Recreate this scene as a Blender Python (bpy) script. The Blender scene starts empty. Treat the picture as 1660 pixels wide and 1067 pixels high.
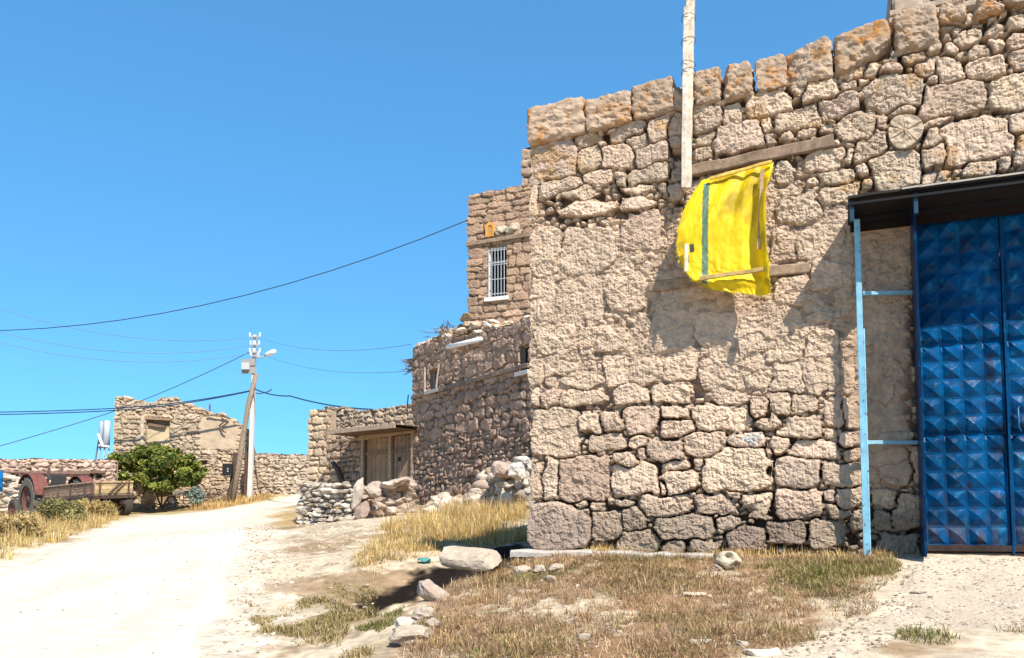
import bpy, bmesh, math, random
import numpy as np
from mathutils import Vector

# ------------------------------------------------------------------ scene, camera, sky, sun, exposure
scene = bpy.context.scene
COL = scene.collection
IMG_W, IMG_H = 1660.0, 1067.0
FOC = 1400.0                        # focal length in photo pixels
PITCH = math.radians(4.0)
PPX, PPY = 830.0, 767.0             # principal point (the photo is cropped from a taller frame)
CAM = np.array((0.0, 0.0, 1.5))

cam_data = bpy.data.cameras.new("camera")
cam = bpy.data.objects.new("camera", cam_data)
COL.objects.link(cam)
cam.location = CAM
cam.rotation_euler = (math.pi / 2 + PITCH, 0, 0)
cam_data.sensor_fit = 'HORIZONTAL'
cam_data.sensor_width = 36.0
cam_data.lens = 36.0 * FOC / IMG_W
cam_data.shift_y = (PPY - IMG_H / 2) / IMG_W
cam_data.clip_start = 0.1
cam_data.clip_end = 3000
scene.camera = cam

WALL_R = np.array((0.934, -0.357, 0.0)); WALL_R /= np.linalg.norm(WALL_R)
WALL_N = np.array((WALL_R[1], -WALL_R[0], 0.0))          # out of the front wall, towards the street
SUN_PHI, SUN_EL = math.radians(48), math.radians(49)
sun_h = math.cos(SUN_PHI) * WALL_N + math.sin(SUN_PHI) * WALL_R
SUN_DIR = np.array((sun_h[0] * math.cos(SUN_EL), sun_h[1] * math.cos(SUN_EL), math.sin(SUN_EL)))

world = bpy.data.worlds.new("World")
scene.world = world
world.use_nodes = True
nt = world.node_tree
nt.nodes.clear()
wo = nt.nodes.new('ShaderNodeOutputWorld')
bg = nt.nodes.new('ShaderNodeBackground')
sky = nt.nodes.new('ShaderNodeTexSky')
sky.sky_type = 'NISHITA'
sky.sun_disc = False
sky.sun_elevation = SUN_EL
sky.sun_rotation = math.atan2(SUN_DIR[0], SUN_DIR[1])
sky.altitude = 1200
sky.air_density = 1.0
sky.dust_density = 0.3
sky.ozone_density = 3.0
# low sky graded brighter and more cyan; upper dome kept dimmer to limit fill light
gam = nt.nodes.new('ShaderNodeGamma'); gam.inputs['Gamma'].default_value = 0.57
nt.links.new(sky.outputs[0], gam.inputs['Color'])
tint = nt.nodes.new('ShaderNodeMix'); tint.data_type = 'RGBA'; tint.blend_type = 'MULTIPLY'; tint.inputs[0].default_value = 1.0
nt.links.new(gam.outputs[0], tint.inputs[6]); tint.inputs[7].default_value = (1.06, 2.62, 3.80, 1)
tc_ = nt.nodes.new('ShaderNodeTexCoord'); sx_ = nt.nodes.new('ShaderNodeSeparateXYZ'); nt.links.new(tc_.outputs['Generated'], sx_.inputs[0])
mr_ = nt.nodes.new('ShaderNodeMapRange'); mr_.interpolation_type = 'SMOOTHSTEP'
mr_.inputs['From Min'].default_value = 0.55; mr_.inputs['From Max'].default_value = 0.85
nt.links.new(sx_.outputs['Z'], mr_.inputs['Value'])
mxs = nt.nodes.new('ShaderNodeMix'); mxs.data_type = 'RGBA'
nt.links.new(mr_.outputs[0], mxs.inputs[0]); nt.links.new(tint.outputs[2], mxs.inputs[6]); nt.links.new(sky.outputs[0], mxs.inputs[7])
nt.links.new(mxs.outputs[2], bg.inputs['Color'])
bg.inputs['Strength'].default_value = 0.07
nt.links.new(bg.outputs[0], wo.inputs['Surface'])

sun_data = bpy.data.lights.new("sun", 'SUN')
sun_data.energy = 5.0
sun_data.angle = math.radians(0.5)
sun_data.color = (1.0, 0.925, 0.82)
sun = bpy.data.objects.new("sun", sun_data)
COL.objects.link(sun)
sun.location = (0, 0, 30)
sun.rotation_euler = Vector(SUN_DIR).to_track_quat('Z', 'Y').to_euler()

scene.view_settings.view_transform = 'Standard'
scene.view_settings.look = 'None'
scene.view_settings.gamma = 1.0
scene.view_settings.use_curve_mapping = False
scene.view_settings.exposure = 0.68

# ------------------------------------------------------------------ helpers: pixels <-> world
CP, SPI = math.cos(PITCH), math.sin(PITCH)

def ray(px, py):
    a = (np.asarray(px, float) - PPX) / FOC
    b = (PPY - np.asarray(py, float)) / FOC
    return np.stack([a, CP - b * SPI, SPI + b * CP], -1)

def at(px, py, Y):
    d = ray(px, py)
    return CAM + d * (Y / d[..., 1])[..., None] if d.ndim > 1 else CAM + d * (Y / d[1])

def proj(P):
    q = np.asarray(P, float) - CAM
    f = q[..., 1] * CP + q[..., 2] * SPI
    u = -q[..., 1] * SPI + q[..., 2] * CP
    return PPX + FOC * q[..., 0] / f, PPY - FOC * u / f

class Plane:
    """vertical wall plane: P = p0 + r*s, height z"""
    def __init__(self, p0, r):
        self.p0 = np.array((p0[0], p0[1], 0.0))
        r = np.array((r[0], r[1], 0.0)); self.r = r / np.linalg.norm(r)
        self.n = np.array((self.r[1], -self.r[0], 0.0))
    def hit(self, px, py, off=0.0):
        d = ray(px, py)
        p0 = self.p0 + self.n * off
        t = ((p0 - CAM)[:2] @ self.n[:2]) / (d[..., 0] * self.n[0] + d[..., 1] * self.n[1])
        P = CAM + d * np.asarray(t)[..., None]
        s = (P - p0) @ self.r
        return s, P[..., 2]
    def pos(self, s, z, off=0.0):
        s = np.asarray(s, float); z = np.asarray(z, float); off = np.asarray(off, float)
        P = self.p0 + self.r * s[..., None] + self.n * off[..., None]
        P = P + np.stack([np.zeros_like(z), np.zeros_like(z), z], -1)
        return P

# ------------------------------------------------------------------ helpers: noise
def _hash(ix, iy, iz, seed):
    h = (ix.astype(np.int64) * 374761393 + iy.astype(np.int64) * 668265263 + iz.astype(np.int64) * 2147483647 + seed * 974634977) & 0xffffffff
    h = ((h ^ (h >> 13)) * 1274126177) & 0xffffffff
    h = h ^ (h >> 16)
    return (h & 0xffffff) / float(0xffffff)

def vn2(x, y, seed=0):
    x = np.asarray(x, float); y = np.asarray(y, float)
    ix = np.floor(x); iy = np.floor(y); fx = x - ix; fy = y - iy
    fx = fx * fx * (3 - 2 * fx); fy = fy * fy * (3 - 2 * fy)
    z = np.zeros_like(ix)
    a = _hash(ix, iy, z, seed); b = _hash(ix + 1, iy, z, seed)
    c = _hash(ix, iy + 1, z, seed); d = _hash(ix + 1, iy + 1, z, seed)
    return (a + (b - a) * fx) * (1 - fy) + (c + (d - c) * fx) * fy - 0.5

def fbm2(x, y, octv=4, seed=0, gain=0.5):
    s = 0; a = 1.0
    for o in range(octv):
        s = s + a * vn2(x * 2 ** o + 17.3 * o, y * 2 ** o - 9.1 * o, seed + o); a *= gain
    return s

def vn3(p, seed=0):
    i = np.floor(p); f = p - i; f = f * f * (3 - 2 * f)
    r = 0
    for dx in (0, 1):
        for dy in (0, 1):
            for dz in (0, 1):
                w = (f[..., 0] if dx else 1 - f[..., 0]) * (f[..., 1] if dy else 1 - f[..., 1]) * (f[..., 2] if dz else 1 - f[..., 2])
                r = r + w * _hash(i[..., 0] + dx, i[..., 1] + dy, i[..., 2] + dz, seed)
    return r - 0.5

def fbm3(p, octv=3, seed=0, gain=0.5):
    s = 0; a = 1.0
    for o in range(octv):
        s = s + a * vn3(p * 2 ** o + 11.7 * o, seed + o); a *= gain
    return s

def sstep(a, b, x):
    t = np.clip((x - a) / (b - a), 0, 1)
    return t * t * (3 - 2 * t)

def poly_sd(x, y, poly):
    """signed distance, negative inside"""
    poly = np.asarray(poly, float)
    d = np.full(x.shape, 1e9); ins = np.zeros(x.shape, bool)
    n = len(poly)
    for i in range(n):
        x1, y1 = poly[i]; x2, y2 = poly[(i + 1) % n]
        ex, ey = x2 - x1, y2 - y1
        t = np.clip(((x - x1) * ex + (y - y1) * ey) / (ex * ex + ey * ey + 1e-12), 0, 1)
        d = np.minimum(d, np.hypot(x - x1 - t * ex, y - y1 - t * ey))
        c = ((y1 > y) != (y2 > y)) & (x < (x2 - x1) * (y - y1) / (y2 - y1 + 1e-12) + x1)
        ins ^= c
    return np.where(ins, -d, d)

# ------------------------------------------------------------------ helpers: objects
def tag(o, label=None, cat=None, group=None, kind=None):
    if label: o['label'] = label
    if cat: o['category'] = cat
    if group: o['group'] = group
    if kind: o['kind'] = kind
    return o

def empty(name, loc, label=None, cat=None, group=None):
    o = bpy.data.objects.new(name, None)
    o.empty_display_size = 0.2
    COL.objects.link(o)
    o.location = loc
    return tag(o, label, cat, group)

def world_loc(o):
    v = Vector((0, 0, 0))
    while o is not None:
        v += o.location; o = o.parent
    return np.array(v)

class MB:
    """collects geometry in world coordinates and links it as ONE mesh object"""
    def __init__(self):
        self.v = []; self.f = []; self.c = []; self.n = 0; self.mi = []
    def add(self, verts, faces, color=None, mi=0):
        verts = np.asarray(verts, float)
        self.v.append(verts)
        if isinstance(faces, np.ndarray):
            self.f.append(faces + self.n); k = len(faces)
        else:
            self.f.append([tuple(i + self.n for i in f) for f in faces]); k = len(faces)
        self.mi.append(np.full(k, mi, np.int32))
        if color is None: color = (0.5, 0.5, 0.5)
        color = np.asarray(color, float)
        if color.ndim == 1: color = np.tile(color, (len(verts), 1))
        self.c.append(color)
        self.n += len(verts)
        return self
    def box(self, p, q, w, h=None, up=(0, 0, 1), color=None, taper=1.0, mi=0):
        """square bar from p to q, w across, h along up"""
        p = np.asarray(p, float); q = np.asarray(q, float); h = w if h is None else h
        d = q - p; d /= np.linalg.norm(d)
        up = np.asarray(up, float)
        a = np.cross(d, up)
        if np.linalg.norm(a) < 1e-4: a = np.cross(d, (1, 0, 0))
        a /= np.linalg.norm(a); b = np.cross(a, d)
        vs = []
        for e, k in ((p, 1.0), (q, taper)):
            for sx, sy in ((-1, -1), (1, -1), (1, 1), (-1, 1)):
                vs.append(e + a * sx * w / 2 * k + b * sy * h / 2 * k)
        fs = [(0, 1, 2, 3), (7, 6, 5, 4), (0, 4, 5, 1), (1, 5, 6, 2), (2, 6, 7, 3), (3, 7, 4, 0)]
        return self.add(vs, fs, color, mi)
    def tube(self, pts, r, seg=8, color=None, cap=True, jit=0.0, seed=0, mi=0):
        pts = np.asarray(pts, float); n = len(pts)
        rr = np.full(n, r) if np.isscalar(r) else np.asarray(r, float)
        vs = []
        ref = np.array((0.31, 0.17, 0.93))
        for i in range(n):
            d = pts[min(i + 1, n - 1)] - pts[max(i - 1, 0)]; d /= np.linalg.norm(d) + 1e-12
            a = np.cross(d, ref); a /= np.linalg.norm(a); b = np.cross(d, a)
            for k in range(seg):
                t = 2 * math.pi * k / seg
                vs.append(pts[i] + (a * math.cos(t) + b * math.sin(t)) * rr[i])
        vs = np.array(vs)
        if jit: vs = vs + jit * np.stack([vn3(vs * 9, seed), vn3(vs * 9, seed + 3), vn3(vs * 9, seed + 5)], -1)
        fs = []
        for i in range(n - 1):
            for k in range(seg):
                k2 = (k + 1) % seg
                fs.append((i * seg + k, i * seg + k2, (i + 1) * seg + k2, (i + 1) * seg + k))
        if cap:
            fs.append(tuple(range(seg - 1, -1, -1))); fs.append(tuple((n - 1) * seg + k for k in range(seg)))
        return self.add(vs, fs, color, mi)
    def ring(self, c, axis, prof, seg=28, color=None, mi=0):
        """lathe: prof = [(offset along axis, radius)]"""
        c = np.asarray(c, float); ax = np.asarray(axis, float); ax /= np.linalg.norm(ax)
        a = np.cross(ax, (0, 0, 1.0))
        if np.linalg.norm(a) < 1e-3: a = np.array((1.0, 0, 0))
        a /= np.linalg.norm(a); b = np.cross(ax, a)
        vs = []; m = len(prof)
        for o, r in prof:
            for k in range(seg):
                t = 2 * math.pi * k / seg
                vs.append(c + ax * o + (a * math.cos(t) + b * math.sin(t)) * r)
        fs = []
        for i in range(m - 1):
            for k in range(seg):
                k2 = (k + 1) % seg
                fs.append((i * seg + k, (i + 1) * seg + k, (i + 1) * seg + k2, i * seg + k2))
        return self.add(vs, fs, color, mi)
    def build(self, name, mats, parent=None, smooth=False, bevel=0.0):
        V = np.concatenate(self.v)
        off = world_loc(parent) if parent is not None else np.zeros(3)
        me = bpy.data.meshes.new(name)
        V = V - off
        lens = []; idx = []
        for f in self.f:
            if isinstance(f, np.ndarray):
                lens.append(np.full(len(f), f.shape[1], np.int32)); idx.append(f.reshape(-1).astype(np.int32))
            else:
                lens.append(np.array([len(t) for t in f], np.int32)); idx.append(np.array([i for t in f for i in t], np.int32))
        lens = np.concatenate(lens); idx = np.concatenate(idx)
        me.vertices.add(len(V)); me.vertices.foreach_set('co', V.astype(np.float32).reshape(-1))
        me.loops.add(len(idx)); me.loops.foreach_set('vertex_index', idx)
        me.polygons.add(len(lens))
        st = np.concatenate([[0], np.cumsum(lens)[:-1]]).astype(np.int32)
        me.polygons.foreach_set('loop_start', st)
        me.polygons.foreach_set('loop_total', lens)
        me.polygons.foreach_set('material_index', np.concatenate(self.mi))
        me.polygons.foreach_set('use_smooth', np.full(len(lens), smooth, bool))
        me.update(calc_edges=True)
        at_ = me.attributes.new('col', 'FLOAT_COLOR', 'POINT')
        Cc = np.concatenate(self.c)
        at_.data.foreach_set('color', np.concatenate([Cc, np.ones((len(Cc), 1))], 1).astype(np.float32).reshape(-1))
        if not isinstance(mats, (list, tuple)): mats = [mats]
        for m in mats: me.materials.append(m)
        o = bpy.data.objects.new(name, me)
        COL.objects.link(o)
        if parent is not None: o.parent = parent
        if bevel:
            b = o.modifiers.new('bevel', 'BEVEL'); b.width = bevel; b.segments = 2; b.limit_method = 'ANGLE'
        return o

def grid_faces(nr, nc, mask=None):
    i = np.arange(nr - 1)[:, None] * nc + np.arange(nc - 1)[None, :]
    f = np.stack([i, i + 1, i + nc + 1, i + nc], -1)
    if mask is not None: return f[mask]
    return f.reshape(-1, 4)

# rocks ------------------------------------------------------------
_ico = {}
def ico(sub):
    if sub not in _ico:
        bm = bmesh.new(); bmesh.ops.create_icosphere(bm, subdivisions=sub, radius=1.0)
        v = np.array([x.co[:] for x in bm.verts]); v /= np.linalg.norm(v, axis=1)[:, None]
        f = np.array([[q.index for q in p.verts] for p in bm.faces]); bm.free()
        _ico[sub] = (v, f)
    return _ico[sub]

def rock_geo(center, size, seed, n=3.0, rough=0.10, facets=9, sub=3, rot=None, axes=None, fine=0.03):
    rng = np.random.RandomState(seed)
    d, f = ico(sub)
    r = 1.0 / (np.abs(d) ** n).sum(1) ** (1.0 / n)
    p = d * r[:, None]
    for k in range(facets):
        q = rng.normal(size=3); q /= np.linalg.norm(q)
        c = rng.uniform(0.55, 0.88)
        ex = np.maximum(p @ q - c, 0)
        p = p - 0.85 * ex[:, None] * q
    p = p + d * (rough * 2.0 * fbm3(d * 1.6 + seed * 3.7, 3, seed))[:, None]
    p = p * (np.asarray(size, float) / 2)
    nn = fbm3(p * 14 + seed, 3, seed + 9, 0.6)
    p = p + d * (fine * nn * 0.6)[:, None]
    if rot is not None:
        ca, sa = math.cos(rot[2]), math.sin(rot[2])
        cx, sx = math.cos(rot[0]), math.sin(rot[0])
        cy, sy = math.cos(rot[1]), math.sin(rot[1])
        M = np.array([[ca, -sa, 0], [sa, ca, 0], [0, 0, 1]]) @ np.array([[cy, 0, sy], [0, 1, 0], [-sy, 0, cy]]) @ np.array([[1, 0, 0], [0, cx, -sx], [0, sx, cx]])
        p = p @ M.T
    if axes is not None: p = p @ np.asarray(axes)
    return p + np.asarray(center, float), f

# ------------------------------------------------------------------ materials
def nodes(m):
    m.use_nodes = True
    n = m.node_tree
    return n, n.nodes['Principled BSDF']

def noise_node(n, scale, detail=4, rough=0.6, stretch=None, vec=None):
    t = n.nodes.new('ShaderNodeTexNoise')
    t.inputs['Scale'].default_value = scale; t.inputs['Detail'].default_value = detail; t.inputs['Roughness'].default_value = rough
    if vec is None:
        tc = n.nodes.new('ShaderNodeTexCoord'); vec = tc.outputs['Object']
    if stretch:
        mp = n.nodes.new('ShaderNodeMapping'); mp.inputs['Scale'].default_value = stretch
        n.links.new(vec, mp.inputs['Vector']); vec = mp.outputs[0]
    n.links.new(vec, t.inputs['Vector'])
    return t

def ramp_node(n, src, a, b, lo=0.0, hi=1.0):
    r = n.nodes.new('ShaderNodeMapRange')
    r.inputs['From Min'].default_value = a; r.inputs['From Max'].default_value = b
    r.inputs['To Min'].default_value = lo; r.inputs['To Max'].default_value = hi
    n.links.new(src, r.inputs['Value'])
    return r.outputs[0]

def mix_node(n, fac, A, B, mode='MIX'):
    x = n.nodes.new('ShaderNodeMix'); x.data_type = 'RGBA'; x.blend_type = mode
    for s, v in ((0, fac), (6, A), (7, B)):
        if isinstance(v, (int, float)): x.inputs[s].default_value = v
        elif isinstance(v, tuple): x.inputs[s].default_value = (*v, 1)
        else: n.links.new(v, x.inputs[s])
    return x.outputs[2]

def mat(name, color=None, rough=0.9, vary=0.25, scale=6.0, bump=0.0, bscale=40.0, bdist=0.01, metal=0.0, stretch=None,
        spots=None, spot_scale=3.0, spot_at=(0.6, 0.68), spec=0.3, rust=None):
    """attribute 'col' (or a colour) x noise variation, second-colour patches, bump"""
    m = bpy.data.materials.new(name)
    n, b = nodes(m)
    if color is None:
        a = n.nodes.new('ShaderNodeAttribute'); a.attribute_name = 'col'; base = a.outputs['Color']
    else:
        rgb = n.nodes.new('ShaderNodeRGB'); rgb.outputs[0].default_value = (*color, 1); base = rgb.outputs[0]
    if vary:
        t = noise_node(n, scale, 6, 0.65, stretch)
        k = ramp_node(n, t.outputs['Fac'], 0.28, 0.72, 1 - vary, 1 + vary)
        cb = n.nodes.new('ShaderNodeCombineColor')
        for i in range(3): n.links.new(k, cb.inputs[i])
        base = mix_node(n, 1.0, base, cb.outputs[0], 'MULTIPLY')
    if spots:
        t = noise_node(n, spot_scale, 6, 0.7)
        base = mix_node(n, ramp_node(n, t.outputs['Fac'], *spot_at), base, spots)
    n.links.new(base, b.inputs['Base Color'])
    b.inputs['Roughness'].default_value = rough
    b.inputs['Metallic'].default_value = metal
    b.inputs['Specular IOR Level'].default_value = spec
    if bump:
        t = noise_node(n, bscale, 8, 0.7, stretch)
        bp = n.nodes.new('ShaderNodeBump'); bp.inputs['Strength'].default_value = bump; bp.inputs['Distance'].default_value = bdist
        n.links.new(t.outputs['Fac'], bp.inputs['Height'])
        n.links.new(bp.outputs[0], b.inputs['Normal'])
    return m

M = {}
M['stone'] = mat('tuff_stone', None, 0.95, 0.24, 14, 0.55, 75, 0.016, spec=0.15)
M['rock'] = mat('field_stone', None, 0.95, 0.34, 9, 0.7, 55, 0.016, spots=(0.26, 0.19, 0.13), spot_scale=5, spot_at=(0.54, 0.74), spec=0.15)
M['coping'] = mat('lichen_coping', None, 0.95, 0.24, 12, 0.6, 75, 0.016, spots=(0.42, 0.19, 0.045), spot_scale=5.5, spot_at=(0.50, 0.66), spec=0.15)
M['farstone'] = mat('far_stone', None, 0.95, 0.2, 3, 0.4, 20, 0.02, spec=0.15)
M['wood'] = mat('grey_wood', None, 0.85, 0.42, 14, 0.6, 45, 0.008, stretch=(1, 1, 1), spec=0.15)
M['paint'] = mat('painted_steel', None, 0.45, 0.10, 12, 0.05, 30, 0.003)
M['iron'] = mat('rusty_iron', None, 0.7, 0.35, 8, 0.2, 30, 0.004)
M['plain'] = mat('plain', None, 0.6, 0.08, 10)
M['black'] = mat('dark_void', (0.012, 0.011, 0.010), 0.8, 0.1)
# ------------------------------------------------------------------ terrain height
CTRL_PX = [  # photo pixel and distance of points read off the ground
    (200, 1067, 6.4), (0, 1067, 6.6), (350, 1067, 6.5), (500, 1067, 6.4), (660, 1067, 5.9), (800, 1067, 5.4), (1000, 1067, 5.2),
    (1300, 1067, 5.0), (1660, 1067, 4.8), (0, 930, 11.6), (120, 872, 15.5), (200, 900, 13.0), (190, 848, 20.5), (260, 836, 27), (0, 870, 15.5),
    (0, 845, 23), (60, 846, 26), (200, 836, 24), (330, 829, 31), (380, 822, 35), (440, 812, 37), (487, 803, 38), (405, 805, 38), (300, 826, 37), (190, 832, 37), (20, 832, 33),
    (400, 858, 19), (410, 880, 15.0), (390, 940, 10.5), (480, 850, 21.6), (565, 845, 22), (480, 900, 13.5), (667, 817, 25), (600, 842, 18), (600, 890, 12.4),
    (520, 985, 8.6), (560, 940, 10.2), (700, 832, 20), (850, 823, 18.5), (760, 872, 14.0), (850, 888, 12.0), (700, 903, 10.6),
    (858, 893, 9.39), (1100, 898, 8.75), (1300, 899, 8.35), (1500, 901, 7.95), (1660, 906, 7.65), (1000, 960, 7.2), (1300, 970, 6.7), (1600, 980, 6.3),
    (800, 985, 7.2), (900, 1030, 6.1),
]
_pts = np.array([at(a, b, y) for a, b, y in CTRL_PX])
_ext = np.array([(-40, 60, 4.2), (0, 60, 4.6), (40, 60, 5.0), (-40, 30, 2.3), (-40, 0, 0.0), (-12, 0, 0.0), (0, 0, -0.02), (12, 0, 0.2), (40, 0, 0.6), (0, 3, 0.28), (8, 3, 0.45), (-8, 4, .25), (40, 25, 2.4), (20, 10, 1.4), (9, 8, 1.3), (6, 14, 1.6), (8, 24, 2.3)], float)
_pts = np.concatenate([_pts, _ext])

def _U(r2):
    return np.where(r2 > 1e-9, 0.5 * r2 * np.log(np.maximum(r2, 1e-9)), 0)
def _tps(P, lam=0.02):
    n = len(P)
    K = _U(((P[:, None, :2] - P[None, :, :2]) ** 2).sum(-1)) + lam * np.eye(n)
    Q = np.concatenate([np.ones((n, 1)), P[:, :2]], 1)
    A = np.block([[K, Q], [Q.T, np.zeros((3, 3))]])
    return np.linalg.solve(A, np.concatenate([P[:, 2], np.zeros(3)]))
_w = _tps(_pts)

def gz0(x, y):
    x = np.clip(np.asarray(x, float), -40, 40); y = np.clip(np.asarray(y, float), 0, 60)
    sh = x.shape; x = x.reshape(-1); y = y.reshape(-1)
    out = np.empty(x.shape)
    for i in range(0, len(x), 60000):
        xx = x[i:i + 60000]; yy = y[i:i + 60000]
        r2 = (xx[:, None] - _pts[None, :, 0]) ** 2 + (yy[:, None] - _pts[None, :, 1]) ** 2
        out[i:i + 60000] = _U(r2) @ _w[:len(_pts)] + _w[-3] + _w[-2] * xx + _w[-1] * yy
    return out.reshape(sh)

def on_ground0(px, py, f=None):
    f = f or gz0
    d = ray(px, py)
    ys = np.geomspace(2.5, 60, 500)
    P = CAM + d[None, :] * (ys / d[1])[:, None]
    h = P[:, 2] - f(P[:, 0], P[:, 1])
    k = np.argmax(h < 0) if (h < 0).any() else len(ys) - 1
    if k > 0 and h[k] < 0:
        t = h[k - 1] / (h[k - 1] - h[k] + 1e-12); return P[k - 1] * (1 - t) + P[k] * t
    return P[k]

# the ledge: the bank by the big house breaks off to the street along this line
LEDGE = np.array([at(862, 905, 9.55)[:2], at(775, 938, 8.8)[:2], at(715, 962, 8.2)[:2], at(640, 990, 7.7)[:2], at(560, 1003, 7.6)[:2]])
LEDGE_H = np.array((0.40, 0.46, 0.40, 0.24, 0.0))
def ledge_drop(x, y):
    best = np.full(x.shape, 1e9); val = np.zeros(x.shape)
    n = len(LEDGE)
    for i in range(n - 1):
        a = LEDGE[i]; b = LEDGE[i + 1]; e = b - a; L2 = e @ e
        t0 = ((x - a[0]) * e[0] + (y - a[1]) * e[1]) / L2
        t = np.clip(t0, 0, 1)
        dx = x - a[0] - t * e[0]; dy = y - a[1] - t * e[1]
        d = np.hypot(dx, dy)
        side = e[0] * dy - e[1] * dx          # beyond (street side, farther from camera) is negative here
        h = LEDGE_H[i] + (LEDGE_H[i + 1] - LEDGE_H[i]) * t
        wob = 0.05 * vn2(x * 5, y * 5, 77)
        s = np.where(side < 0, d, -d) + wob
        drop = h * sstep(-0.02, 0.07, s) * (1 - sstep(0.5, 2.6, s))
        upd = d < best
        val = np.where(upd, drop, val); best = np.minimum(best, d)
    return val

def gz(x, y):
    x = np.asarray(x, float); y = np.asarray(y, float)
    return gz0(x, y) - ledge_drop(x, y)

def onground(px, py): return on_ground0(px, py, gz)
def gpoly(pts): return np.array([on_ground0(a, b)[:2] for a, b in pts])

ROAD = gpoly([(0, 930), (60, 901), (120, 873), (190, 849), (260, 837), (330, 829.5), (380, 822), (440, 813), (487, 804)]).tolist()
ROAD += [(-6.5, 38.0), (-3.5, 38.5), (-3.5, 35.0), (-8.3, 34.5)]
ROAD += gpoly([(440, 824), (412, 838), (400, 858), (414, 872), (408, 890), (395, 920), (388, 960), (372, 1010), (345, 1067)]).tolist()
ROAD += [(-1.7, 4.0), (-1.0, 0.5), (-0.8, -8), (-9, -8), (-8.5, 4)]
ROAD = np.array(ROAD)
PATH = gpoly([(1490, 903), (1655, 909)]).tolist() + [(6.5, 7.2), (7.0, 5.2)] + gpoly([(1658, 1020), (1500, 1018), (1395, 1056), (1290, 1085)]).tolist() + \
       gpoly([(1262, 1085), (1330, 1040), (1390, 1000), (1450, 960)]).tolist()
PATH = np.array(PATH)
PATH2 = np.array(gpoly([(1430, 1066), (1600, 1058), (1659, 1060)]).tolist() + [(6.5, 4.6), (6.5, 2.0), (2.5, 2.0)])

def road_sd(x, y):
    return poly_sd(x, y, ROAD) + 0.34 * fbm2(x * 1.1, y * 0.8, 4, 5) * (0.35 + 0.04 * y)
def path_sd(x, y):
    return np.minimum(poly_sd(x, y, PATH), poly_sd(x, y, PATH2)) + 0.45 * fbm2(x * 2.2, y * 2.2, 4, 6)

def micro(x, y):
    m = 0.030 * fbm2(x * 2.3, y * 2.3, 4, 11) + 0.012 * fbm2(x * 11, y * 11, 3, 12, 0.6)
    rd = road_sd(x, y); pd = path_sd(x, y)
    k = sstep(0.0, 0.5, rd) * sstep(0.0, 0.3, pd)
    return m * (0.10 + 0.90 * k), rd, pd

def gh(x, y):
    """finished ground height"""
    x = np.asarray(x, float); y = np.asarray(y, float)
    return gz(x, y) + micro(x, y)[0]

def gzs(x, y): return float(gh(np.array([x]), np.array([y]))[0])

def axis(segs):
    out = []
    for a, b, st in segs: out.append(np.arange(a, b - 1e-6, st))
    return np.concatenate(out + [[segs[-1][1]]])
gx = axis([(-600, -60, 60), (-60, -22, 1.5), (-22, -9, 0.22), (-9, -3.5, 0.07), (-3.5, 6.6, 0.028), (6.6, 12, 0.3), (12, 60, 3), (60, 600, 60)])
gy = axis([(-200, -10, 20), (-10, 2, 0.6), (2, 4.6, 0.12), (4.6, 11, 0.028), (11, 16, 0.06), (16, 26, 0.13), (26, 40, 0.3), (40, 64, 1.0), (64, 200, 20), (200, 1500, 100)])
GX, GY = np.meshgrid(gx, gy)
mi_, RD, PD = micro(GX, GY)
GZ = gz(GX, GY) + mi_
GZ -= 0.02 * (1 - sstep(-0.45, -0.20, RD)) + 0.02 * (1 - sstep(-0.35, -0.15, PD))
PXg, PYg = proj(np.stack([GX, np.maximum(GY, 0.5), GZ], -1))
# soil colours: pale dust, tan earth, reddish dry thatch, olive growth (patches of their own shape)
dust = np.array((0.50, 0.42, 0.31)); earth = np.array((0.30, 0.215, 0.135)); thatch = np.array((0.25, 0.150, 0.085)); olive = np.array((0.15, 0.125, 0.05)); straw = np.array((0.36, 0.26, 0.115))
n1 = fbm2(GX * 0.9, GY * 0.9, 5, 21); n2 = fbm2(GX * 1.7 + 4, GY * 1.7, 5, 31); n3 = fbm2(GX * 7, GY * 7, 3, 41)
BANK = gpoly([(858, 897), (1100, 899), (1490, 902), (1400, 985), (1290, 1066)]).tolist() + [(1.6, 3.5), (-0.7, 4.2)] + gpoly([(640, 1066), (690, 1000), (720, 950)]).tolist()
bsd = poly_sd(GX, GY, BANK)
kb = 1 - sstep(-0.25, 0.25, bsd + 0.5 * n2)
c = earth[None, None] * np.ones(GX.shape + (1,))
def lay(c, col, k): return c * (1 - k[..., None]) + col * k[..., None]
c = lay(c, dust, sstep(-0.10, 0.22, n1 + 0.35 * n3 + .06) * 0.95)
c = lay(c, thatch, kb * 0.85)
c = lay(c, dust, kb * sstep(0.12, 0.36, n2 + 0.5 * n3) * 0.85)
c = lay(c, olive, sstep(0.16, 0.42, fbm2(GX * 1.1 - 7, GY * 1.1, 4, 51) + 0.2 * n3) * (0.35 + 0.4 * kb))
vs_left = sstep(0.0, 0.6, RD) * (GX < -5.0)
c = lay(c, straw, vs_left * 0.75)
# pale dust blown along the street edge and the path
c = lay(c, np.array((0.60, 0.53, 0.43)), (1 - sstep(0.0, 0.9, RD + 0.8 * n2)) * 0.85)
c = lay(c, np.array((0.56, 0.48, 0.37)), (1 - sstep(0.0, 0.35, PD + 0.3 * n2)) * 0.8)
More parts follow.
